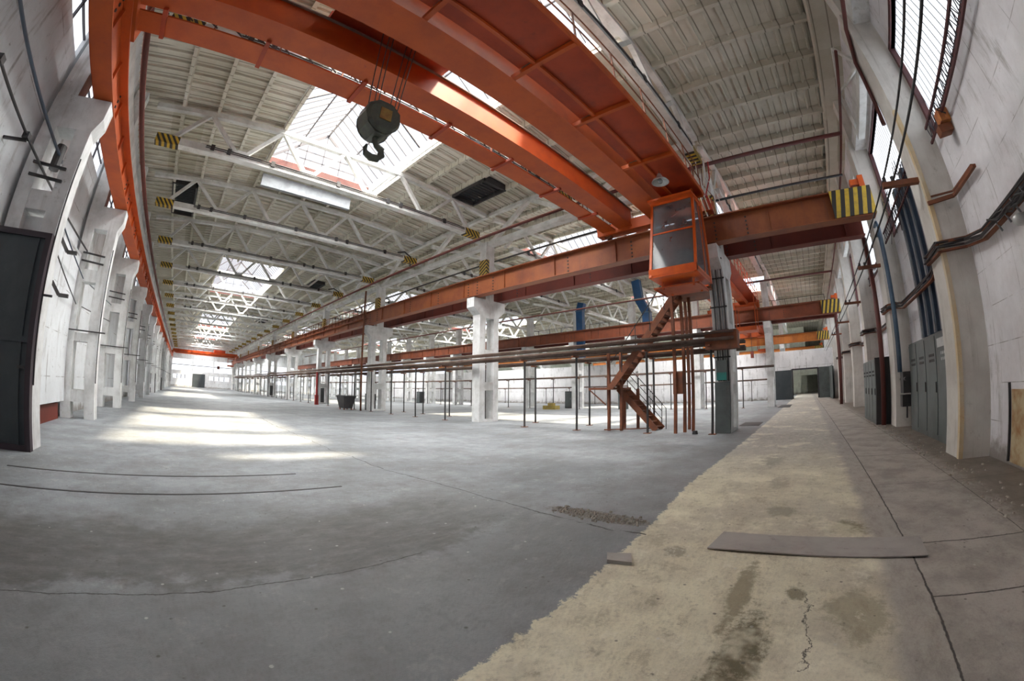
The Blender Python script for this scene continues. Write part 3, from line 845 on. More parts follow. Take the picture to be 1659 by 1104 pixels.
# ---------------------------------------------------------------- crane runway beams
def runway(name, label, x, y0, y1, z0, z1, side, mat='rail', stripes=True, rib=3.0, tagx=None):
    """side = +1 when the aisle (bay) it faces lies towards -X"""
    t = thing(name, (x, y0, z0), label, 'crane runway beam')
    if mat == 'rail_dk': stripes = False
    p = MB(); p.box(x - 0.02, x + 0.02, y0, y1, z0 + 0.02, z1 - 0.02); p.build('web', mat, t)
    p = MB(); p.box(x - 0.24, x + 0.24, y0, y1, z0, z0 + 0.03); p.build('bottom_flange', mat, t)
    p = MB(); p.box(x - 0.24, x + 0.24, y0, y1, z1 - 0.03, z1); p.build('top_flange', mat, t)
    p = MB(); p.box(x - 0.05, x + 0.05, y0 + 0.2, y1, z1, z1 + 0.1); p.build('crane_rail', 'rust', t)
    p = MB(); y = y0 + 0.7
    while y < min(y1, 70):
        p.box(x - 0.09, x + 0.09, y, y + 0.015, z0 + 0.03, z1 - 0.03)
        y += rib
    p.build('stiffener', mat, t)
    p = MB(); y = 0
    yy = YC + 0.1
    while yy < min(y1, 70):
        for o_ in (-1.5, -0.35, 0.35, 3.0, 6.0):
            if yy + o_ > y0 + 1.8:
                for kk in range(5): p.box(x - 0.05, x + 0.05, yy + o_, yy + o_ + 0.05, z0 + 0.14 + kk * 0.15, z0 + 0.19 + kk * 0.15)
        yy += 12 if x < 20 else 6
    if p.v: p.build('rivet_pattern', 'black', t)['kind'] = 'stuff'
    if stripes:
        p = MB(); p.box(x - 0.27, x - 0.245, y0 - 0.03, y0 + 1.45, z0 + 0.04, z1 + 0.02); p.box(x - 0.245, x + 0.25, y0 - 0.03, y0 - 0.004, z0 + 0.04, z1 + 0.02)
        p.build('hazard_panel', 'hazY', t)
        p = MB(); p.box(x - 0.2, x + 0.2, y0 + 0.1, y0 + 0.3, z1 + 0.02, z1 + 0.45); p.box(x - 0.15, x + 0.15, y0 + 0.3, y0 + 0.6, z1 + 0.15, z1 + 0.35); p.build('buffer_stop', 'cab', t)
    return t
runway('crane_runway', 'rusty orange runway beam on the first column row, face towards the nave', ROW[0] - 0.9, -3.1, 110.5, 6.40, 7.36, 1)
runway('crane_runway', 'dark red runway beam on the first column row, behind the rusty orange one', ROW[0] + 0.9, -2.9, 110.5, 6.40, 7.36, 1, 'rail_dk')
runway('crane_runway', 'orange runway beam with striped end on the near side of the second column row', ROW[1] - 0.9, -3.0, 110.5, 6.40, 7.36, 1, 'rail2')
runway('crane_runway', 'dark red runway beam on the far side of the second column row', ROW[1] + 0.9, -2.9, 110.5, 6.40, 7.36, 1, 'rail_dk')
runway('crane_runway', 'orange runway beam with striped end above the partition, third column row', ROW[2] - 0.9, -3.0, 66, 6.40, 7.36, 1, 'rail3')
runway('crane_runway', 'orange runway beam with striped end, farthest one above the white doorway wall', ROW[3] - 0.9, -3.0, 40, 6.40, 7.36, 1, 'rail3')
runway('crane_runway', 'orange-red crane runway beam running along the left wall columns', -3.12, EW + 0.1, 110.5, 6.60, 7.40, 1, 'orange', False, 1.5)
p = MB(); p.box(-3.76, -3.40, EW + 0.1, 110.0, 7.18, 7.24)
tag(p.build('walkway_plate', 'orange_dk'), 'dark red walkway plate behind the left crane runway beam', 'walkway plate')

p = MB(); p.box(-3.76, -3.58, EW + 0.05, 110.5, 8.35, 9.25); struct('trim_33', p, 'truss')
# railings on the inner runway beam
def railing(x, y0, y1, z, label, mat='rust', st=1.5, h=0.9):
    t = thing('handrail', (x, y0, z), label, 'handrail')
    p = MB(); p.tube([(x, y0, z + h), (x, y1, z + h)], 0.022, 6); p.tube([(x, y0, z + h * 0.5), (x, y1, z + h * 0.5)], 0.016, 6); p.build('rail', mat, t)
    n = int((y1 - y0) / st)
    p = MB()
    for k in range(n + 1): p.bar((x, y0 + k * st, z), (x, y0 + k * st, z + h), 0.04, 0.04)
    p.build('post', mat, t)
railing(12.93, 26.8, 99.5, 6.95, 'rusty handrail on the first row runway beam beyond the third column', st=0.78, h=0.95)
t = thing('railing_bracket', (12.95, 26.8, 6.9), 'rusty steel ledge that carries the handrail along the first row runway beam', 'ledge')
g = MB(); g.box(12.90, 13.0, 26.8, 99.5, 6.92, 6.95); g.box(12.95, 13.2, 26.8, 99.5, 6.90, 6.92); g.build('ledge_plate', 'rail', t)
railing(ROW[0] + 1.0, -1.0, 2.3, 7.37, 'thin dark handrail over the runway beam near the end wall', 'black', 1.1)
railing(ROW[1] + 1.0, -2.0, 20, 7.37, 'thin dark handrail over the second row runway beam', 'black', 1.1)
railing(ROW[1] + 1.0, 20.5, 60, 7.37, 'thin dark handrail over the second row runway, farther from the end wall', 'black', 1.5)

# ---------------------------------------------------------------- long pipes under the trusses
def pipe(name, pts, r, mat, label, cat='pipe', n=10):
    p = MB(); p.tube(pts, r, n); return tag(p.build(name, mat, None, True), label, cat)
pipe('ceiling_pipe', [(13.0, -2.75, 9.45), (13.0, 109, 9.45)], 0.075, 'redpipe', 'dark maroon pipe below the truss ends along the first column row')
pipe('ceiling_pipe', [(-3.35, EW + 0.2, 9.42), (-3.35, 109, 9.42)], 0.10, 'redpipe', 'dark maroon pipe under the truss ends along the left wall')
pipe('ceiling_pipe', [(31.0, -2.75, 9.45), (31.0, 100, 9.45)], 0.075, 'redpipe', 'dark maroon pipe below the truss ends along the second column row')
pipe('ceiling_pipe', [(15.4, -2.75, 9.1), (15.4, 60, 9.1)], 0.05, 'black', 'thin black pipe behind the first column row under the roof')
for i, y in enumerate((8.8, 20.8, 32.8)):
    pipe('pipe_loop', [(12.9, y, 9.45), (12.9, y, 10.1), (12.3, y - 0.2, 10.25), (11.8, y - 0.2, 10.1)], 0.05, 'black',
         'black bent pipe stub over the maroon pipe, %s down the nave' % ORD[i])

# ---------------------------------------------------------------- the big travelling crane
ox0, ox1 = -3.3, 13.4
cr = thing('bridge_crane', (5.0, 4.8, 7.5), 'big orange overhead travelling crane with hanging operator cab spanning the nave', 'overhead crane')
def girder(y0, y1, z0, z1, name):
    # box girder with the ends cut up to the rail height
    g = MB(); g.box(ox0 + 0.35, ox1 - 0.3, y0, y0 + 0.04, z0 + 0.03, z1); g.box(ox0 + 0.35, ox1 - 0.3, y1 - 0.04, y1, z0 + 0.03, z1)
    o = g.build(name, 'orange', cr)
    g = MB(); g.box(ox0 + 0.3, ox1 - 0.25, y0 - 0.05, y1 + 0.05, z0, z0 + 0.03); g.build('bottom_plate', 'orange', o)
    g = MB(); g.box(ox0 + 0.3, ox1 - 0.25, y0 - 0.06, y1 + 0.06, z1, z1 + 0.03); g.build('top_plate', 'bounce_dull', o)  # unseen top face, coloured dull to cut orange bounce on the roof
    g = MB(); g.box(ox0 + 0.6, ox1 - 0.5, (y0 + y1) / 2 - 0.04, (y0 + y1) / 2 + 0.04, z1 + 0.03, z1 + 0.12); g.build('trolley_rail', 'rust', o)
    return o
girder(5.78, 6.28, 7.75, 8.45, 'far_girder')
girder(4.22, 4.86, 7.75, 8.45, 'near_girder')
# outrigger beam beyond the far girder
p = MB(); p.box(ox0 + 0.35, ox1 - 0.3, 6.47, 7.05, 7.74, 7.78); p.box(ox0 + 0.35, ox1 - 0.3, 6.98, 7.03, 7.78, 8.05); o = p.build('outrigger_plate', 'orange', cr)
p = MB()
for x in (-2.3, -0.02, 2.25, 4.6, 6.8, 9.0, 11.25):
    p.box(x - 0.05, x + 0.05, 6.25, 7.07, 7.68, 7.76)
p.build('cross_bracket', 'orange_dk', cr)
p = MB(); x = ox0 + 0.5
while x < ox1 - 0.6:
    p.bar((x, 6.30, 8.0), (x + 0.55, 6.46, 7.8), 0.02, 0.03); x += 0.55
p.tube([(ox0 + 0.4, 6.38, 7.92), (ox1 - 0.5, 6.38, 7.92)], 0.022, 6)
for x0 in (-0.6, 2.1, 7.3, 9.6): 
    pts = [(x0 + 0.09 * i, 6.38 + 0.06 * math.sin(i * 1.7), 7.86 + 0.09 * math.cos(i * 2.1)) for i in range(12)]
    p.tube(pts, 0.02, 5)
p.build('festoon_cable', 'black', cr)
# walkway on the near side
p = MB()
for x0, x1 in ((-2.9, -0.05), (0.05, 2.20), (2.30, 4.52), (4.62, 6.74), (6.84, 9.24), (9.34, 12.2)):
    p.box(x0, x1, 2.58, 3.56, 7.90, 7.92); p.box(x0, x1, 3.62, 3.98, 7.93, 7.95)
p.build('walkway_deck', 'orange_dk', cr)
p = MB(); p.box(-2.9, 12.2, 2.60, 3.95, 7.952, 7.965); p.build('bounce_dulling_sheet', 'bounce_dull', cr)  # added unseen sheet over the deck, keeps orange bounce off the roof
p = MB()
for x in (-2.9, 0.0, 2.25, 4.58, 6.79, 9.30, 12.2): p.box(x - 0.05, x + 0.05, 2.6, 4.24, 7.78, 7.90)
p.box(-2.9, 12.2, 3.55, 3.63, 7.82, 7.92); p.box(-2.9, 12.2, 2.56, 2.61, 7.80, 7.98)
p.build('walkway_rib', 'orange', cr)
p = MB()
for z in (8.45, 8.95): p.tube([(-2.9, 2.6, z), (12.2, 2.6, z)], 0.02, 6)
x = -2.9
while x < 12.3: p.bar((x, 2.6, 7.95), (x, 2.6, 8.95), 0.035, 0.035); x += 1.5
p.build('walkway_railing', 'rust', cr)
p = MB()
for z in (8.6, 9.1): p.tube([(ox0 + 0.4, 7.0, z), (ox1 - 0.4, 7.0, z)], 0.02, 6)
x = ox0 + 0.4
while x < ox1 - 0.4: p.bar((x, 7.0, 8.0), (x, 7.0, 9.1), 0.035, 0.035); x += 1.6
p.build('outrigger_railing', 'rust', cr)
for nm, x in (('end_carriage', -3.12), ('end_carriage', ROW[0] - 0.9)):
    p = MB(); p.box(x - 0.22, x + 0.22, 2.5, 7.3, 7.62, 8.05); o = p.build(nm, 'orange', cr)
    for y in (2.9, 6.9):
        g = MB(); g.tube([(x - 0.09, y, 7.66), (x + 0.09, y, 7.66)], 0.17, 16); g.build('wheel', 'rust', o)
# trolley between the girders
tr = MB(); tr.box(0.9, 3.9, 4.35, 6.2, 8.62, 8.72)
o = tr.build('trolley_frame', 'orange_dk', cr)
for y in (4.5, 6.03):
    g = MB(); g.box(0.9, 3.9, y - 0.1, y + 0.1, 8.72, 9.0); g.build('trolley_side', 'orange_dk', o)
g = MB(); g.tube([(1.9, 4.7, 8.95), (1.9, 5.9, 8.95)], 0.26, 20); g.build('rope_drum', 'black', o)
g = MB(); g.tube([(3.0, 4.8, 9.0), (3.0, 5.5, 9.0)], 0.22, 16); g.box(2.9, 3.4, 5.5, 5.9, 8.75, 9.2); g.build('hoist_motor', 'grey', o)
# ropes, hook block
g = MB()
for dx, dy in ((-0.16, -0.12), (-0.16, 0.12), (-0.08, -0.1), (0.30, -0.12), (0.34, 0.12), (0.24, 0.1)):
    g.tube([(2.24 + dx * 1.5, 5.2 + dy * 1.5, 8.65), (2.24 + dx, 5.2 + dy, 6.1)], 0.010, 5)
g.build('hoist_rope', 'black', cr)
def hookblock(cx, cy, cz):
    h = MB(); pr = [(-0.34, 0.02), (-0.30, 0.22), (-0.12, 0.36), (0.14, 0.36), (0.31, 0.22), (0.34, 0.0), (0.24, -0.20), (0.10, -0.34), (-0.10, -0.34), (-0.26, -0.2)]
    h.prism([(cx + a, cz + b) for a, b in pr], 'Y', cy - 0.17, cy + 0.17)
    o = h.build('hook_block', 'olive', cr)
    for s in (-1, 1):
        g = MB(); g.tube([(cx, cy + s * 0.19, cz), (cx, cy + s * 0.25, cz)], [0.33, 0.29], 20); g.build('sheave_guard', 'olive', o, False)
        g = MB(); g.box(cx - 0.11, cx + 0.11, cy + s * 0.25, cy + s * 0.265, cz - 0.1, cz + 0.14); g.build('rusted_plate', 'brass', o)
    pts = [(0, -0.32), (0, -0.42), (0.05, -0.48), (0.15, -0.54), (0.16, -0.64), (0.09, -0.73), (-0.02, -0.75), (-0.12, -0.70), (-0.15, -0.6), (-0.13, -0.53)]
    g = MB(); g.tube([(cx + a, cy, cz + b) for a, b in pts], [0.05, 0.05, 0.055, 0.065, 0.072, 0.072, 0.068, 0.055, 0.04, 0.02], 10); g.build('hook', 'olive', o, True)
hookblock(2.28, 5.2, 5.88)
# lamps under the crane
def lampshade(x, y, z, parent):
    g = MB(); g.lathe([(0.05, 0.30), (0.09, 0.22), (0.10, 0.16), (0.22, 0.08), (0.27, 0.0), (0.26, 0.0), (0.21, 0.07), (0.09, 0.15)], (x, y, z), 20)
    o = g.build('lamp_shade', 'lampgrey', parent, True)
    g = MB(); g.lathe([(0.001, -0.03), (0.06, -0.01), (0.09, 0.05), (0.04, 0.14)], (x, y, z), 14); g.build('lamp_bulb', 'grey', o, True)
    g = MB(); g.tube([(x, y, z + 0.28), (x, y, z + 0.42)], 0.012, 6); g.build('lamp_hanger', 'black', o)
lampshade(10.05, 3.35, 7.46, cr)
# operator cab
cb = MB()
X0, X1, Y0, Y1, Z0, Z1 = 10.75, 12.45, 2.80, 4.32, 4.80, 7.62
cb.box(X0, X1, Y0, Y1, Z0, Z0 + 0.12)
cab = cb.build('cab_floor', 'cab', cr)
g = MB(); g.box(X0 + 0.9, X1 + 0.02, Y0 - 0.02, Y1 + 0.02, Z1, Z1 + 0.07); g.box(X0 + 0.55, X0 + 0.9, Y0 - 0.02, Y1 + 0.02, Z1 - 0.03, Z1 + 0.04); g.build('cab_roof', 'cab', cr)
def w_(z):  # front leans out towards the bottom
    return X0 + (z - Z0) / (Z1 - Z0) * 0.85
g = MB()
for y in (Y0 + 0.04, Y1 - 0.04):
    g.bar((w_(Z0), y, Z0), (w_(Z1), y, Z1), 0.08, 0.08)
    g.bar((X1 - 0.05, y, Z0), (X1 - 0.05, y, Z1), 0.12, 0.12)
for z in (Z0 + 0.16, Z1 - 0.05): g.bar((w_(z), Y0, z), (w_(z), Y1, z), 0.12, 0.2 if z < 5.5 else 0.1)
for z in (6.35,): g.bar((w_(z), Y0, z), (w_(z), Y1, z), 0.05, 0.05)
g.bar((w_(Z0 + 0.14), Y0 + 0.03, Z0 + 0.14), (X1, Y0 + 0.03, Z0 + 0.14), 0.06, 0.12)
g.bar((w_(Z1 - 0.04), Y0 + 0.03, Z1 - 0.04), (X1, Y0 + 0.03, Z1 - 0.04), 0.06, 0.12)
g.bar((w_(6.0) + 0.75, Y0 + 0.03, Z0 + 0.1), (w_(Z1) + 0.45, Y0 + 0.03, Z1 - 0.05), 0.05, 0.05)
g.build('cab_frame', 'cab', cr)
g = MB(); g.quad((w_(Z0 + .2), Y0 + .08, Z0 + .2), (w_(Z0 + .2), Y1 - .08, Z0 + .2), (w_(6.32), Y1 - .08, 6.32), (w_(6.32), Y0 + .08, 6.32)); g.build('lower_windscreen', 'glass', cr)
g = MB(); g.quad((w_(6.38), Y0 + .08, 6.38), (w_(6.38), Y1 - .08, 6.38), (w_(Z1 - .1), Y1 - .08, Z1 - .1), (w_(Z1 - .1), Y0 + .08, Z1 - .1)); g.build('upper_windscreen', 'glass', cr)
for y in (Y0 + 0.03, Y1 - 0.03):
    g = MB(); g.quad((w_(Z0 + .2) + .05, y, Z0 + .2), (X1 - .12, y, Z0 + .2), (X1 - .12, y, Z1 - .1), (w_(Z1) + .05, y, Z1 - .1)); g.build('side_window', 'glass', cr)
g = MB(); g.box(X1 - 0.06, X1, Y0 + 0.1, Y1 - 0.1, Z0 + 0.1, Z1 - 0.6); g.build('cab_back_panel', 'cab', cr)
g = MB(); g.box(11.4, 11.9, 3.3, 3.8, Z0 + 0.12, 5.3); g.box(11.85, 11.93, 3.3, 3.8, 5.3, 5.95); g.build('operator_seat', 'black', cr)
g = MB(); g.box(11.05, 11.4, 3.95, 4.2, Z0 + 0.12, 5.6); g.box(11.05, 11.4, 2.95, 3.2, Z0 + 0.12, 5.6); g.build('control_desk', 'grey', cr)
g = MB()
for x in (11.7, 12.35):
    for y in (Y0 + 0.06, Y1 - 0.06): g.bar((x, y, Z1), (x, y, 7.95), 0.07, 0.07)
g.build('cab_hanger', 'orange', cr)
g = MB()
g.box(X0 + 0.55, X1, Y0 + 0.1, Y1 + 0.1, 4.6, 4.64)
for y in (Y0 + 0.15, Y1 + 0.05): g.bar((X0 + 0.55, y, 4.6), (X1, y, 4.6), 0.05, 0.06)
for x, y in ((X0 + 0.6, Y0 + 0.3), (X1 - 0.2, Y0 + 0.3), (X0 + 0.6, Y1 - 0.2), (X1 - 0.2, Y1 - 0.2)): g.bar((x, y, 4.55), (x, y, 4.82), 0.06, 0.06)
g.build('cab_step', 'orange', cr)

# cranes in the other bays, at the same line
def crane2(cx, y, label, mat='orange', col='cab_red', full=True):
    t = thing('bridge_crane', (cx, y, 7.5), label, 'overhead crane')
    xa, xb = cx - 8.08, cx + 8.12
    for yy, nm in ((y - 0.9, 'near_girder'), (y + 0.9, 'far_girder')):
        g = MB(); g.prism([(xa, 8.45), (xa, 8.0), (xa + 0.9, 7.6), (xb - 0.9, 7.6), (xb, 8.0), (xb, 8.45)], 'Y', yy - 0.25, yy + 0.25); g.build(nm, 'orange', t)
    for x in (xa, xb):
        g = MB(); g.box(x - 0.2, x + 0.2, y - 2.0, y + 2.0, 7.465, 8.05); g.build('end_carriage', 'orange', t)
    g = MB(); g.box(cx + 2.2, cx + 5.0, y - 1.0, y + 1.0, 8.5, 9.1); g.build('trolley', 'orange_dk', t)
    g = MB(); g.box(xa + 0.3, xb - 0.3, y - 1.95, y - 1.2, 7.9, 7.93)
    for z in (8.4, 8.9): g.tube([(xa + 0.3, y - 1.95, z), (xb - 0.3, y - 1.95, z)], 0.022, 5)
    x = xa + 0.3
    while x < xb: g.bar((x, y - 1.95, 7.9), (x, y - 1.95, 8.9), 0.04, 0.04); x += 1.2
    g.build('walkway', 'orange_dk', t)
    g = MB()
    for d in (-0.1, 0.1): g.tube([(cx + 3.6 + d, y, 8.5), (cx + 3.6 + d, y, 5.3)], 0.015, 5)
    g.build('hoist_rope', 'black', t)
    g = MB(); g.box(cx + 3.3, cx + 3.9, y - 0.15, y + 0.15, 4.7, 5.4); g.build('hook_block', 'rail_dk', t)
    if full:
        g = MB(); g.box(xb - 2.4, xb - 0.9, y - 1.9, y - 0.4, 5.5, 5.8)
        for x in (xb - 2.4, xb - 0.95):
            for yy in (y - 1.9, y - 0.45): g.box(x, x + 0.06, yy, yy + 0.06, 5.8, 7.9)
        g.box(xb - 2.4, xb - 0.9, y - 1.9, y - 0.4, 7.2, 7.35); g.build('operator_cab', 'orange', t)
    return t
crane2(CX[1], 5.3, 'red-orange travelling crane in the middle bay behind the first column')
crane2(CX[2], 6.0, 'orange travelling crane in the third bay, small beyond the second column row')
crane2(CX[0], 101.0, 'small orange travelling crane at the far end of the nave')

# ---------------------------------------------------------------- stairs to the cab
st = thing('access_stairs', (14.0, 5.6, 0), 'rust-orange two-flight steel stair tower leading up to the crane cab', 'stairs')
def flight(xa, xb, ya, za, yb, zb, n, name):
    g = MB()
    for x in (xa, xb): g.bar((x, ya, za + 0.02), (x, yb, zb), 0.03, 0.24)
    o = g.build(name, 'rust', st)
    g = MB()
    for i in range(n):
        t = (i + 0.6) / n; y = ya + (yb - ya) * t; z = za + (zb - za) * t
        g.box(xa, xb, y - 0.11, y + 0.11, z - 0.02, z + 0.015)
    g.build('stair_tread', 'rust', o)
    return o
flight(13.95, 14.65, 5.55, 0.0, 7.15, 1.62, 8, 'lower_flight')
flight(13.2, 13.8, 7.1, 1.62, 4.35, 4.88, 16, 'upper_flight')
g = MB(); g.box(13.15, 14.7, 6.95, 8.05, 1.58, 1.66); g.build('landing', 'rust', st)
g = MB(); g.box(13.1, 14.7, 3.0, 4.5, 4.84, 4.92); g.build('top_platform', 'rust', st)
for x, y, z in ((13.45, 7.3, 3.2), (13.62, 6.85, 3.2), (14.6, 7.2, 1.6), (14.62, 6.6, 1.6), (13.15, 4.5, 4.9), (13.6, 4.3, 4.9), (14.0, 4.1, 4.9), (14.65, 4.45, 4.9)):
    g = MB(); g.bar((x, y, 0), (x, y, z), 0.10, 0.10); g.build('support_post', 'rust', st)
g = MB()
g.bar((13.15, 7.35, 0.06), (14.65, 5.55, 0.06), 0.04, 0.04); g.bar((13.2, 8.05, 1.6), (13.2, 7.3, 1.0), 0.04, 0.04)
g.bar((13.2, 8.0, 1.62), (14.6, 8.0, 1.62), 0.05, 0.05); g.build('brace', 'rust', st)
g = MB()
for x in (14.68,):
    for h in (0.35, 0.65, 0.95): g.tube([(x, 5.6, 0.05 + h), (x, 7.1, 1.6 + h)], 0.016, 6)
    g.tube([(x, 5.42, 0.0), (x, 5.42, 0.8), (x, 5.6, 1.0)], 0.018, 6)
    for y in (5.6, 6.1, 6.6, 7.1): g.bar((x, y, (y - 5.55) * 1.01), (x, y, (y - 5.55) * 1.01 + 0.98), 0.025, 0.025)
g.tube([(13.18, 7.05, 2.6), (13.18, 4.4, 5.8), (13.18, 3.0, 5.85)], 0.018, 6)
for y in (6.6, 6.0, 5.4, 4.8): g.bar((13.18, y, 1.62 + (7.1 - y) * 1.185), (13.18, y, 2.6 + (7.1 - y) * 1.185), 0.025, 0.025)
g.build('stair_railing', 'black', st)
g = MB()
for z in (5.25, 5.55, 5.85): g.tube([(13.12, 4.5, z), (13.12, 3.0, z), (14.7, 3.0, z)], 0.02, 6)
for y in (4.5, 3.75, 3.0): g.bar((13.12, y, 4.9), (13.12, y, 5.85), 0.035, 0.035)
g.build('platform_railing', 'rust', st)
g = MB(); g.box(13.2, 13.5, 4.25, 4.6, 1.35, 2.1); g.build('switch_box', 'rust', st)

# ---------------------------------------------------------------- pipe racks on slim posts along the rows
def rack(x, y0, y1, z, label, posts, plabel, bundle=True, mat='pipe'):
    t = thing('pipe_rack', (x, y0, z), label, 'pipe rack')
    for dx, dz, r in ((0, 0.0, 0.09), (0.0, 0.24, 0.06), (-0.2, 0.05, 0.06), (-0.2, 0.27, 0.045)) if bundle else ((0, 0, 0.09),):
        g = MB(); g.tube([(x + dx, y0, z + dz), (x + dx, y1, z + dz)], r, 10); g.build('pipe', mat, t, True)
    for i, y in enumerate(posts):
        g = MB(); g.tube([(x, y, 0), (x, y, z - 0.12)], 0.045, 8); o = g.build('post', 'black', t)
        g = MB(); g.box(x - 0.3, x + 0.12, y - 0.05, y + 0.05, z - 0.16, z - 0.10); g.box(x - 0.12, x + 0.12, y - 0.12, y + 0.12, 0, 0.02); g.build('post_plate', 'rust', o)
    return t
ya = [3.14, 5.5, 8.5, 11.2] + [13.9 + 2.9 * k for k in range(1, 30)]
rack(13.0, 2.3, 100, 3.02, 'bundle of brown lagged pipes on slim black posts in front of the first column row', ya, '')
yb = [3.3, 6.2, 9.34, 12.5, 16.15, 19.4, 22.3] + [24.8 + 3.1 * k for k in range(24)]
rack(15.35, 2.3, 100, 2.95, 'bundle of brown pipes on slim black posts behind the first column row', yb, '')
rack(31.0, 2.5, 90, 3.0, 'dark pipe run on thin posts in front of the second column row', [5 + 3.0 * k for k in range(26)], '', False)
rack(46.6, 4.0, 80, 2.35, 'thin dark pipe run in front of the white partition wall', [6.5 + 4.2 * k for k in range(16)], '', False)
g = MB(); g.box(12.88, 13.35, 2.2, 3.3, 2.75, 3.35); tag(g.build('pipe_box', 'rust'), 'rust-brown box at the end of the pipe bundle beside the first column', 'box')

t = thing('hanging_cables', (12.9, 2.6, 7.4), 'loose red, white and yellow cables hanging between roof and crane cab', 'cables')
rr = random.Random(8)
for i in range(11):
    g = MB(); x = 12.75 + rr.uniform(-.25, .45); y = 2.7 + rr.uniform(-.5, .3); x2 = x + rr.uniform(-.2, .3); y2 = y + rr.uniform(-.3, .3)
    g.tube([(x, y, 9.4), (x + .15, y + .1, 8.8), (x2, y2, 8.1), (x2 + .1, y2 - .1, 7.45)], 0.016 + .008 * (i % 2), 6); g.build('cable_strand', ('fire', 'truss', 'cream', 'rust', 'truss')[i % 5], t)
# cable ladder and boxes on the first column
t = thing('cable_riser', (13.3, 2.5, 0), 'bundle of vertical grey conduits strapped to the first column beside the stairs', 'conduits')
for i in range(5):
    g = MB(); g.tube([(13.40, 2.64 + i * 0.09, 1.72), (13.40, 2.64 + i * 0.09, 6.3)], 0.022, 6); g.build('conduit', 'grey' if i % 2 else 'black', t)
g = MB()
for z in (2.5, 3.4, 4.2, 5.2, 5.9): g.box(13.36, 13.44, 2.55, 3.15, z, z + 0.04)
g.build('strap', 'black', t)
g = MB(); g.box(13.30, 13.42, 2.60, 3.12, 0.0, 1.7); tag(g.build('cable_guard', 'cabinet'), 'grey steel cable guard at the foot of the first column', 'cable guard')
g = MB(); g.box(13.12, 13.36, 2.66, 3.0, 1.75, 2.40); o = tag(g.build('switch_box', 'cabinet'), 'grey switch box with teal lid on the first column', 'switch box')
g = MB(); g.box(13.09, 13.13, 2.66, 3.0, 1.75, 2.0); g.build('box_lid', 'teal', o)

# pole with sleeve beyond the third column, hydrant post, dumpster and bits down the row
pipe('riser_pipe', [(12.7, 26.6, 0.0), (12.7, 26.6, 8.9)], 0.07, 'rust', 'rusty vertical pipe in front of the second column down the row')
t = thing('fire_hydrant_post', (12.5, 36.0, 0), 'red fire standpipe on the floor beside the column row', 'standpipe')
g = MB(); g.tube([(12.5, 36, 0), (12.5, 36, 3.0)], 0.09, 10); g.build('standpipe', 'fire', t); g = MB(); g.box(12.35, 12.65, 35.85, 36.15, 0, 0.9); g.build('valve_housing', 'fire', t)
def dumpster(x, y, s, label):
    t = thing('waste_skip', (x, y, 0), label, 'skip')
    g = MB(); g.hexa([(x - .35 * s, y - .45 * s, .12), (x + .35 * s, y - .45 * s, .12), (x + .35 * s, y + .45 * s, .12), (x - .35 * s, y + .45 * s, .12)],
                     [(x - .5 * s, y - .75 * s, 1.05 * s), (x + .5 * s, y - .75 * s, 1.05 * s), (x + .5 * s, y + .75 * s, 1.05 * s), (x - .5 * s, y + .75 * s, 1.05 * s)])
    g.build('bin_body', 'black', t)
    g = MB(); g.box(x - .52 * s, x + .52 * s, y - .78 * s, y + .78 * s, 1.0 * s, 1.06 * s); g.build('bin_rim', 'cabinet_dk', t)
    g = MB()
    for a in (-.3, .3):
        for b in (-.4, .4): g.tube([(x + a * s - .03, y + b * s, .07), (x + a * s + .03, y + b * s, .07)], 0.07, 10)
    g.build('wheel', 'rust', t)
dumpster(12.1, 28.0, 1.0, 'black tapered waste skip standing beside the second column of the first row')
def machine(x, y, w, d, h, mat, label, cat='cabinet'):
    t = thing('control_cabinet', (x, y, 0), label, cat)
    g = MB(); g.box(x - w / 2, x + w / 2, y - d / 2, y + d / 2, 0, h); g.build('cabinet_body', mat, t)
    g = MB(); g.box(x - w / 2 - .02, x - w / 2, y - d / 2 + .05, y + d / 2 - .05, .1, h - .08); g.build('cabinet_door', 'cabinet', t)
    g = MB(); g.box(x - w / 2 - .05, x - w / 2 - .02, y, y + .04, h * .5, h * .62); g.build('cabinet_handle', 'grey', t)
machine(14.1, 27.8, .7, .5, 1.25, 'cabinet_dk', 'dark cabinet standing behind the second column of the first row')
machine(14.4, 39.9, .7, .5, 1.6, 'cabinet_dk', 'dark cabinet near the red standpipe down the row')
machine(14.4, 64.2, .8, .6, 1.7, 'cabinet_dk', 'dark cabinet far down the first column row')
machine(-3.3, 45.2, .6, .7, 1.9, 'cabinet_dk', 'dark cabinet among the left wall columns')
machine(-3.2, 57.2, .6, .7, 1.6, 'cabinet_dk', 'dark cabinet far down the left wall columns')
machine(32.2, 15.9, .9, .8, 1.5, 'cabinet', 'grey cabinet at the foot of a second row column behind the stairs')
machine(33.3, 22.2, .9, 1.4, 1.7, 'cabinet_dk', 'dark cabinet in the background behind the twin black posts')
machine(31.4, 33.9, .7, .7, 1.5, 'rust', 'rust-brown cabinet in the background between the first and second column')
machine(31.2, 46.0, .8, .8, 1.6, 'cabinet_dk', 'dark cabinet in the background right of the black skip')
g = MB(); g.box(29.2, 30.0, 21.5, 22.9, 0.0, 0.35); g.box(29.3, 29.7, 21.8, 22.4, 0.35, 0.6); tag(g.build('yellow_bench', 'yellow'), 'low yellow machine base standing beside a second row column', 'machine base')

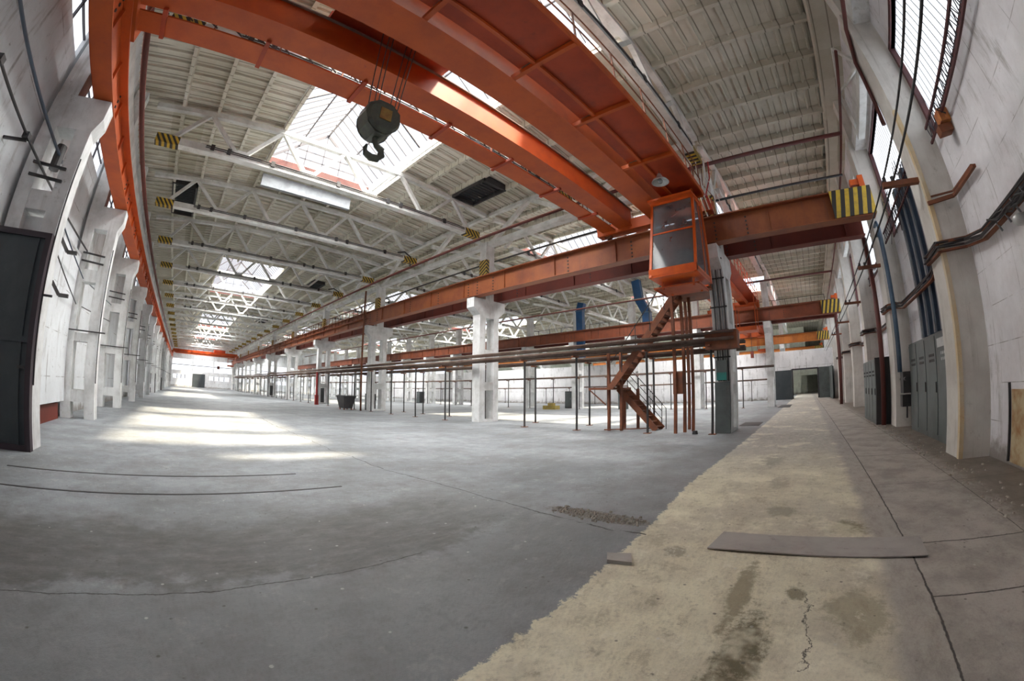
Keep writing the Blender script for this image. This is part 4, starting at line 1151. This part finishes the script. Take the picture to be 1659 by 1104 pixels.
# blue ducts on second row columns
def duct(y, label, pts, wd=0.75):
    t = thing('ventilation_duct', (31.78, y, pts[-1][1]), label, 'ventilation duct')
    g = MB()
    for a, b in zip(pts[:-1], pts[1:]): g.bar((31.78, a[0], a[1]), (31.78, b[0], b[1]), 0.5, wd, (0, 1, 0))
    g.build('duct_body', 'duct', t)
    g = MB()
    for a in pts[1:-1]: g.box(31.51, 32.05, a[0] - .42, a[0] + .42, a[1] - .05, a[1] + .05)
    g.build('duct_collar', 'bluepipe', t)
duct(13.9, 'bright blue bent ventilation duct on a second row column beside the stairs', [(14.1, 11.4), (13.9, 9.7), (13.25, 8.4), (13.1, 5.7)])
duct(20.1, 'blue straight ventilation duct on the next column to the left of the bent one', [(20.0, 10.2), (20.22, 9.4), (20.22, 4.9)], 0.7)

# ---------------------------------------------------------------- dark gate at the left edge
t = thing('steel_gate', (-3.7, 7.9, 0), 'large charcoal steel gate leaf standing at the left edge of the picture', 'gate')
g = MB(); g.box(-4.38, -3.12, 7.86, 7.90, 0.04, 3.60); g.build('gate_sheet', 'gate', t)
g = MB(); g.box(-3.14, -3.02, 7.80, 7.96, 0, 3.66); g.box(-4.38, -3.12, 7.80, 7.94, 3.56, 3.66); g.box(-4.38, -3.12, 7.80, 7.94, 0.0, 0.1); g.build('gate_frame', 'gate_fr', t)
g = MB(); g.box(-4.38, -3.14, 7.80, 7.86, 1.78, 1.88); g.box(-3.32, -3.27, 7.81, 7.86, 0.1, 3.55); g.build('gate_rail', 'gate', t)
g = MB(); g.box(-3.30, -3.16, 7.76, 7.81, 1.35, 1.40); g.build('gate_bolt', 'black', t)
t = thing('lintel_panel', (-3.7, 8.2, 3.8), 'white sheet in the frame of the column above the gate', 'wall panel')
g = MB(); g.box(-4.0, -3.45, 8.25, 8.3, 3.0, 4.05); g.build('panel_sheet', 'white', t)

# cables and motor by the left wall
pipe('overhead_cable', [(-3.9, EW + .1, 5.45), (-3.9, 10.2, 5.62)], 0.035, 'navy', 'thick dark blue cable along the left wall, upper of two', 'cable')
pipe('overhead_cable', [(-3.9, EW + .1, 4.88), (-3.9, 13.8, 5.0)], 0.028, 'black', 'black cable along the left wall, lower of two with clamps', 'cable')
for i, y in enumerate((4.9, 6.9)):
    g = MB(); g.box(-4.4, -3.86, y - .03, y + .03, 4.84, 4.88); g.box(-3.97, -3.83, y - .07, y + .07, 4.88, 4.99)
    tag(g.build('cable_clamp', 'black'), 'black clamp holding the lower cable to the left wall, %s the gate' % ('farther from' if i == 0 else 'nearer to'), 'cable clamp')
t = thing('wall_motor', (-3.95, 9.05, 5.3), 'black motor with wire bracket hanging in the first left column frame', 'motor')
g = MB(); g.tube([(-3.95, 8.9, 5.3), (-3.95, 8.9, 5.85)], 0.13, 14); g.build('motor_body', 'black', t)
g = MB(); g.tube([(-4.2, 8.8, 5.35), (-3.55, 8.8, 5.3), (-3.55, 8.8, 5.6)], 0.02, 6); g.tube([(-4.2, 8.8, 5.35), (-4.1, 8.8, 5.0)], 0.02, 6); g.build('bracket', 'black', t)
pipe('wall_cable', [(-3.6, 8.6, 4.7), (-3.9, 14, 4.2), (-3.9, 20, 4.4)], 0.02, 'navy', 'thin dark cable sagging between the left wall columns', 'cable')
pipe('wall_cable', [(-3.5, 9.2, 3.9), (-4.0, 14, 3.4), (-3.9, 20.2, 3.7)], 0.018, 'black', 'thinner black cable sagging lower between the left wall columns', 'cable')
for i, (y, z) in enumerate(((11.4, 4.3), (11.4, 3.2))):
    t_ = MB(); t_.bar((-4.10, y, z + .3), (-3.85, y + .1, z), 0.09, 0.09); t_.bar((-3.85, y + .1, z), (-3.55, y + .1, z), 0.09, 0.09)
    tag(t_.build('wall_bracket', 'black'), 'black angled bracket on the white left wall, %s of two' % ('upper' if i == 0 else 'lower'), 'bracket')

# ---------------------------------------------------------------- right hand end wall fittings
def cabinet(x0, x1, yf, h, k, label, plate=False):
    yb = EW
    t = thing('electrical_cabinet', ((x0 + x1) / 2, (yf + yb) / 2, 0), label, 'electrical cabinet', 'grey electrical cabinets along the end wall')
    g = MB(); g.box(x0 + .005, x1 - .005, yb + .01, yf, 0, h); g.build('cabinet_body', 'cabinet', t)
    g = MB(); g.box(x0 + .03, x1 - .03, yf, yf + .02, .12, h - .05); d = g.build('cabinet_door', 'cabinet', t)
    g = MB(); g.box(x0 + .06, x0 + .09, yf + .02, yf + .045, h * .45, h * .55); g.build('door_handle', 'black', d)
    g = MB()
    for j in range(2):
        for kk in range(4): g.box(x0 + .16 + kk * .12, x0 + .22 + kk * .12, yf + .02, yf + .03, h * .74 + j * .12, h * .74 + .06 + j * .12)
    g.build('gauge' if plate else 'vent_slot', 'lampgrey' if plate else 'black', d)
    if plate:
        g = MB(); g.box(x0 + .15, x1 - .2, yf + .02, yf + .035, h * .86, h * .94); g.build('warning_plate', 'lampgrey', d)
xs = [8.9, 9.9, 10.85, 11.75, 12.6]
pl = ['nearest of the row beside the cream pilaster, with white dial plates', 'second in the row from the cream pilaster', 'third in the row from the cream pilaster', 'last in the row before the blue pipes']
for k in range(4):
    cabinet(xs[k], xs[k + 1], -3.28, 2.32, k, 'tall grey-green electrical cabinet, ' + pl[k], k == 0)
xs = [14.55, 15.3, 16.05, 16.8, 17.5]
for k in range(4):
    cabinet(xs[k], xs[k + 1], -2.48, 2.12, k, 'tall grey cabinet in the row past the maroon downpipe, %s from the camera' % ORD[k])
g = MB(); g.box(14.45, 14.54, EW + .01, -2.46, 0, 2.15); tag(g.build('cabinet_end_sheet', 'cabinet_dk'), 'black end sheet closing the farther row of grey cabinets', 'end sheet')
# sliding doors by the far opening
g = MB(); g.box(46.9, 47.0, 1.8, 4.2, 0, 3.2); g.box(46.0, 47.0, 1.75, 1.85, 0, 3.2); tag(g.build('sliding_door', 'gate'), 'dark blue-grey sliding door left of the far aisle opening', 'sliding door')
g = MB(); g.box(46.9, 47.0, -3.4, -1.4, 0, 3.3); g.box(41.5, 47.0, -2.66, -2.6, 0, 3.2); tag(g.build('sliding_door', 'cabinet'), 'dark grey-green sliding door right of the far aisle opening', 'sliding door')

# vertical busbar ducts over the cabinets
for i, x in enumerate((9.30, 9.85, 10.45, 11.0)):
    t = thing('busbar_duct', (x, -3.45, 2.33), 'dark vertical busbar duct above the grey cabinets, %s from the cream pilaster' % ORD[i], 'busbar duct', 'busbar ducts')
    g = MB(); g.box(x - .14, x + .14, EW + .01, -3.30, 2.34, 6.2 + .0 * i); g.build('duct_body', 'navy', t)
    g = MB(); g.box(x + .17, x + .20, EW + .01, -3.36, 2.34, 6.1); g.box(x - .05, x - .01, -3.30, -3.27, 2.34, 6.1); g.build('edge_strip', 'grey', t)

# pipes on the end wall
for i, (x, z1) in enumerate(((12.80, 5.9), (12.98, 5.6))):
    pipe('wall_pipe', [(x, -3.0, 1.6), (x, -3.0, z1), (x + .2, -3.0, z1 + .22), (x + 1.5 + .1 * i, -3.0, z1 + .25)], 0.055, 'bluepipe', 'blue-grey pipe bending at the top of the end wall, %s of the pair' % ('nearer' if i == 0 else 'farther'))
t = thing('valve_box', (12.9, -3.2, 0.9), 'dark valve assembly at the foot of the blue wall pipes', 'valve')
g = MB(); g.box(12.7, 13.1, -3.3, -3.05, 1.0, 1.6); g.box(12.75, 13.05, -3.3, -3.02, 0.62, 0.95); g.build('valve_body', 'black', t)
g = MB(); g.tube([(12.8, -3.18, 0.3), (12.8, -3.18, 0.65)], 0.03, 8); g.tube([(12.5, -3.1, 1.4), (13.2, -3.1, 1.4)], 0.05, 8); g.build('valve_pipe', 'black', t)
for i, (x, y) in enumerate(((14.3, -2.7), (30.0, -2.5))):
    pipe('down_pipe', [(x, y, 0), (x, y, 6.1)], 0.09 if i == 0 else 0.13, 'redpipe', 'dark maroon downpipe on the end wall, %s' % ('beside the black-ended cabinets' if i == 0 else 'farther along the aisle'))
g = MB(); g.box(7.55, 7.64, -2.95, -2.93, 0, 6.4); g.box(7.535, 7.55, -3.02, -2.93, 0, 6.4); tag(g.build('corner_guard', 'cream'), 'peeling cream and rust corner strip up the nearest end wall pilaster', 'corner strip')

# cable tray that wraps the pilasters
def traypath(z, off):
    pts = []
    for x in PILX[1:8]:
        pts += [(x - 1.3, -3.22 + off, z - .12), (x - .48, -3.2 + off, z + .03), (x - .46, -2.90 + off, z), (x + .46, -2.90 + off, z + .02), (x + .48, -3.2 + off, z + .06), (x + 1.3, -3.22 + off, z - .1)]
    return [(p[0], EW + .1 + off if (p[1] < -3.15 and not 8.2 < p[0] < 13.4) else p[1], p[2]) for p in pts if p[0] > 1.5]
t = thing('cable_tray', (10, -3.3, 3.4), 'dark rusty cable tray stuffed with cables wrapping around the end wall pilasters', 'cable tray')
g = MB(); pts = traypath(3.46, 0.0)
for a, b in zip(pts[:-1], pts[1:]): g.bar(a, b, 0.10, 0.03); g.bar((a[0], a[1], a[2] + .16), (b[0], b[1], b[2] + .16), 0.03, 0.05)
g.build('tray', 'rust', t)
for i in range(5):
    g = MB(); rr = random.Random(i)
    q = [(a[0] + rr.uniform(-.05, .05), a[1] + .04 + rr.uniform(-.02, .05), a[2] + .04 + .03 * i + rr.uniform(-.03, .03)) for a in pts]
    g.tube(q, 0.018, 5); g.build('tray_cable', 'black', t)
# sagging bundle over the wall near the camera
t = thing('cable_bundle', (5.2, -3.4, 3.2), 'tangled black cable bundle on a ladder tray on the white wall near the lamp', 'cable bundle')
g = MB()
for i in range(7):
    rr = random.Random(20 + i)
    q = [(6.1 - .35 * k, -3.42 + rr.uniform(-.04, .1), 3.40 - .05 * math.sin(k * .45) - .008 * k + rr.uniform(-.06, .06)) for k in range(16)]
    g.tube(q, 0.016, 5)
g.build('cable', 'black', t)
g = MB()
for k in range(14): g.bar((6.0 - .35 * k, -3.52, 3.24), (6.0 - .35 * k, -3.40, 3.44), 0.02, 0.03)
g.build('tray_rung', 'grey', t)
# lamp on the wall
t = thing('wall_lamp', (5.2, -3.4, 3.1), 'small clear-domed bulkhead lamp under the cable bundle on the white wall', 'wall lamp')
g = MB(); g.tube([(5.2, EW, 3.12), (5.2, EW + .1, 3.12)], 0.09, 14); g.build('lamp_base', 'grey', t)
g = MB(); g.tube([(5.2, EW + .1, 3.12), (5.2, EW + .25, 3.12), (5.2, EW + .32, 3.12)], [0.085, 0.08, 0.04], 14); g.build('lamp_dome', 'lampgrey', t, True)
# orange floodlight under the big window
t = thing('flood_lamp', (6.4, -3.4, 5.4), 'battered orange floodlight on the wall under the corner of the bright window', 'floodlight')
g = MB(); g.box(6.45, 6.7, EW + .01, EW + .22, 5.36, 5.6); g.build('lamp_body', 'orangelamp', t)
g = MB(); g.prism([(EW + .02, 5.2), (EW + .3, 5.15), (EW + .32, 5.3), (EW + .02, 5.34)], 'X', 6.5, 6.7); g.build('lamp_hood', 'rust', t)
g = MB(); g.tube([(6.4, EW + .1, 5.45), (6.35, EW + .28, 5.5), (6.4, EW + .1, 5.6)], 0.015, 5); g.build('lamp_bracket', 'black', t)

# bracket arms that hold the two contact cables
def arm(x, z, label, y1=-2.15):
    t = thing('cable_bracket', (x, -3.0, z), label, 'bracket')
    g = MB(); g.box(x - .06, x + .06, -2.95, y1, z - .05, z + .05); g.build('arm', 'rust', t)
    g = MB(); g.tube([(x, -2.4, z + .05), (x, -2.4, z + .16)], 0.04, 8); g.tube([(x, -2.22, z + .05), (x, -2.22, z + .16)], 0.04, 8); g.build('insulator', 'black', t)
for i, x in enumerate((7.75, 13.6, 19.6, 25.6, 31.6)):
    arm(x, 4.92, 'dark steel bracket arm sticking out of the end wall pilaster, %s from the camera' % ORD[i])
g = MB()
g.bar((7.50, -2.9, 4.35), (7.44, -3.5, 4.42), .05, .07); g.bar((7.44, -3.5, 4.42), (6.2, -3.5, 4.36), .07, .05); g.bar((7.47, -3.0, 4.46), (7.44, -3.5, 4.5), .03, .03); g.bar((7.44, -3.5, 4.5), (6.3, -3.5, 4.42), .03, .03)
tag(g.build('wall_bracket', 'rust'), 'rusty bent bracket with round end on the corner of the nearest pilaster', 'bracket')
pipe('contact_cable', [(-4.3, -2.22, 5.08), (50, -2.22, 5.08)], 0.022, 'black', 'upper black overhead cable running straight along the end wall', 'cable', 6)
pipe('contact_cable', [(-4.3, -2.42, 5.02), (50, -2.42, 5.02)], 0.026, 'black', 'lower black overhead cable running straight along the end wall', 'cable', 6)

# lattice girder below the windows
def lattice(x0, x1, label):
    LY_ = EW + (.14 if x0 < 8 or x0 > 14 else .36)
    t = thing('lattice_rail', (x0, EW + .15, 5.6), label, 'lattice rail')
    g = MB()
    for z in (5.52, 5.84): g.bar((x0, LY_, z), (x1, LY_, z), 0.045, 0.045)
    g.build('chord', 'frame_red', t)
    g = MB(); x = x0; s = 0
    while x < x1 - .1:
        g.bar((x, LY_, 5.52 if s else 5.84), (x + .11, LY_, 5.84 if s else 5.52), 0.014, 0.014, (0, 1, 0)); x += .11; s = 1 - s
    for k in range(int((x1 - x0) / .25)): g.bar((x0 + k * .25, LY_, 5.52), (x0 + k * .25, LY_, 5.84), .014, .014)
    g.build('lattice_bar', 'mullion', t)
lattice(2.4, 7.5, 'purplish lattice rail along the sill of the bright window nearest the camera')
lattice(8.4, 13.35, 'purplish lattice rail along the sill of the window above the grey cabinets')
lattice(14.25, 19.35, 'lattice rail along the sill of the window above the farther cabinets')
# wire mesh tangle hanging over the busbar ducts
g = MB(); rr = random.Random(5)
for k in range(46):
    x = 9.3 + rr.random() * 3.0; z = 5.5 + rr.random() * 1.1; g.bar((x, -3.22 + rr.uniform(-.05, .05), z), (x + rr.uniform(-.35, .35), -3.2, z - rr.uniform(.1, .5)), .014, .014)
tag(g.build('wire_tangle', 'mullion'), 'tangle of loose wires hanging in front of the window above the busbar ducts', 'wires', None, 'stuff')
# white service frame high on the end wall
for i, x in enumerate((0.0, 12.0)):
    t = thing('roof_bracket', (10.2 + x, -3.05, 8.3), 'white triangulated bracket frame under the roof on the end wall, %s from the camera' % ORD[i], 'roof bracket')
    for a, b, w2 in (((8.4, 8.35), (11.5, 8.3), .22), ((8.5, 8.5), (10.0, 10.5), .09), ((10.0, 10.5), (11.9, 10.25), .09), ((11.6, 8.4), (11.9, 10.25), .09), ((8.5, 8.5), (11.9, 10.25), .07)):
        g = MB(); g.bar((a[0] + x, -3.05, a[1]), (b[0] + x, -3.05, b[1]), w2, w2); g.build('frame_member', 'truss', t)
pipe('corner_pipe', [(-4.2, -2.88, 8.75), (7.5, -2.88, 8.75), (8.2, -2.88, 8.3), (8.35, -2.88, 6.6)], 0.055, 'redpipe', 'dark maroon pipe along the ledge above the window nearest the camera')
pipe('corner_pipe', [(9.0, -2.8, 9.5), (60, -2.8, 9.5)], 0.05, 'redpipe', 'dark maroon pipe under the roof edge along the end wall')
# rusty board leaning at the right edge
g = MB(); g.box(5.4, 6.62, EW + .005, EW + .03, 0.05, 1.1); tag(g.build('wall_patch', worn('rusty_cream_board', (0.52, 0.44, 0.28), (0.33, 0.16, 0.06), 3.0, 0.8, dirt=(0.12, 0.07, 0.05), streak=(0.25, 0.1, 0.04))), 'rust-stained cream board low on the white wall at the right edge', 'board')
g = MB(); g.box(6.68, 6.71, EW + .005, EW + .05, 0.05, 1.2); tag(g.build('wall_strip', 'black'), 'narrow black strip beside the rust-stained board', 'strip')

# ---------------------------------------------------------------- things on the floor
# thin curved steel plate over the joint
g = MB(); n = 14; top = []; bot = []
for i in range(n + 1):
    t_ = i / n; y = 0.80 - 2.0 * t_
    sag = 0.03 * math.sin(PI * t_)
    zl = 0.004 + 0.006 * math.sin(t_ * 7)
    top.append(((3.45 + sag - 0.0 * t_, y + .02, 0.018 + zl)))
    bot.append(((3.95 + sag * .3, y - 0.02, 0.006)))
for i in range(n):
    a, b, c, d = top[i], top[i + 1], bot[i + 1], bot[i]
    g.hexa([(a[0], a[1], a[2] - .012), (b[0], b[1], b[2] - .012), (c[0], c[1], c[2] - .006), (d[0], d[1], d[2] - .006)], [a, b, (c[0], c[1], c[2] + .006), (d[0], d[1], d[2] + .006)])
tag(g.build('steel_plate', 'plate'), 'thin scuffed steel plate lying across the beige floor strip', 'steel plate')
g = MB(); g.hexa([(2.86, 1.30, 0), (3.06, 1.40, 0), (2.98, 1.60, 0), (2.80, 1.50, 0)], [(2.86, 1.30, .03), (3.06, 1.40, .02), (2.98, 1.60, .015), (2.80, 1.50, .035)])
tag(g.build('loose_slab', 'plate'), 'small loose slab fragment on the ragged edge of the beige strip', 'slab fragment')
for i, (y, x1) in enumerate(((6.6, 1.9), (5.52, 2.3))):
    g = MB(); g.box(-3.0, x1, y - .022, y + .022, 0.0, .006)
    tag(g.build('floor_rail', 'black'), 'thin black steel strip set in the floor, %s of the two' % ('farther' if i == 0 else 'nearer'), 'floor strip')
# rubble in the break
g = MB(); rr = random.Random(3)
for k in range(170):
    x = rr.gauss(3.93, .09); y = rr.uniform(1.68, 2.85); s = rr.uniform(.006, .022); 
    g.hexa([(x - s, y - s, 0), (x + s, y - s * .6, 0), (x + s * .8, y + s, 0), (x - s, y + s * .7, 0)], [(x - s * .6, y - s * .5, s * 1.1), (x + s * .7, y - s * .4, s), (x + s * .4, y + s * .6, s * .8), (x - s * .5, y + s * .5, s * 1.2)])
tag(g.build('rubble', 'chip'), 'crumbled concrete rubble in the crack beside the beige strip', 'rubble', None, 'stuff')
g = MB(); rr = random.Random(4)
for k in range(260):
    x = rr.uniform(2.5, 16); y = -2.35 - abs(rr.gauss(0, .35)); s = rr.uniform(.008, .03)
    if y < EW + .1 or (14.3 < x < 17.7 and y < -2.4) or (8.8 < x < 12.8 and y < -3.2) or any(abs(x - q) < .45 and y < -2.9 for q in PILX): continue
    g.hexa([(x - s, y - s, 0), (x + s, y - s * .6, 0), (x + s * .8, y + s, 0), (x - s, y + s * .7, 0)], [(x - s * .6, y - s * .5, s * .9), (x + s * .7, y - s * .4, s * .7), (x + s * .4, y + s * .6, s * .6), (x - s * .5, y + s * .5, s)])
tag(g.build('debris', 'chip'), 'crumbs of plaster and dirt along the foot of the end wall', 'debris', None, 'stuff')
g = MB(); g.box(16.0, 17.6, 1.95, 2.75, 0.0, 0.012); tag(g.build('floor_grate', 'black'), 'dark floor grate beside the foot of the first column', 'grate')
g = MB(); g.box(29.5, 33.5, 1.3, 2.2, 0.0, 0.012); tag(g.build('floor_grate', 'black'), 'dark floor grate beside the second column along the aisle', 'grate')
g = MB(); g.lathe([(0.001, .12), (.08, .12), (.1, 0)], (13.0, 3.75, 0), 10); tag(g.build('bollard_cap', 'black'), 'small black stub on the floor between the stair posts and first column', 'stub')
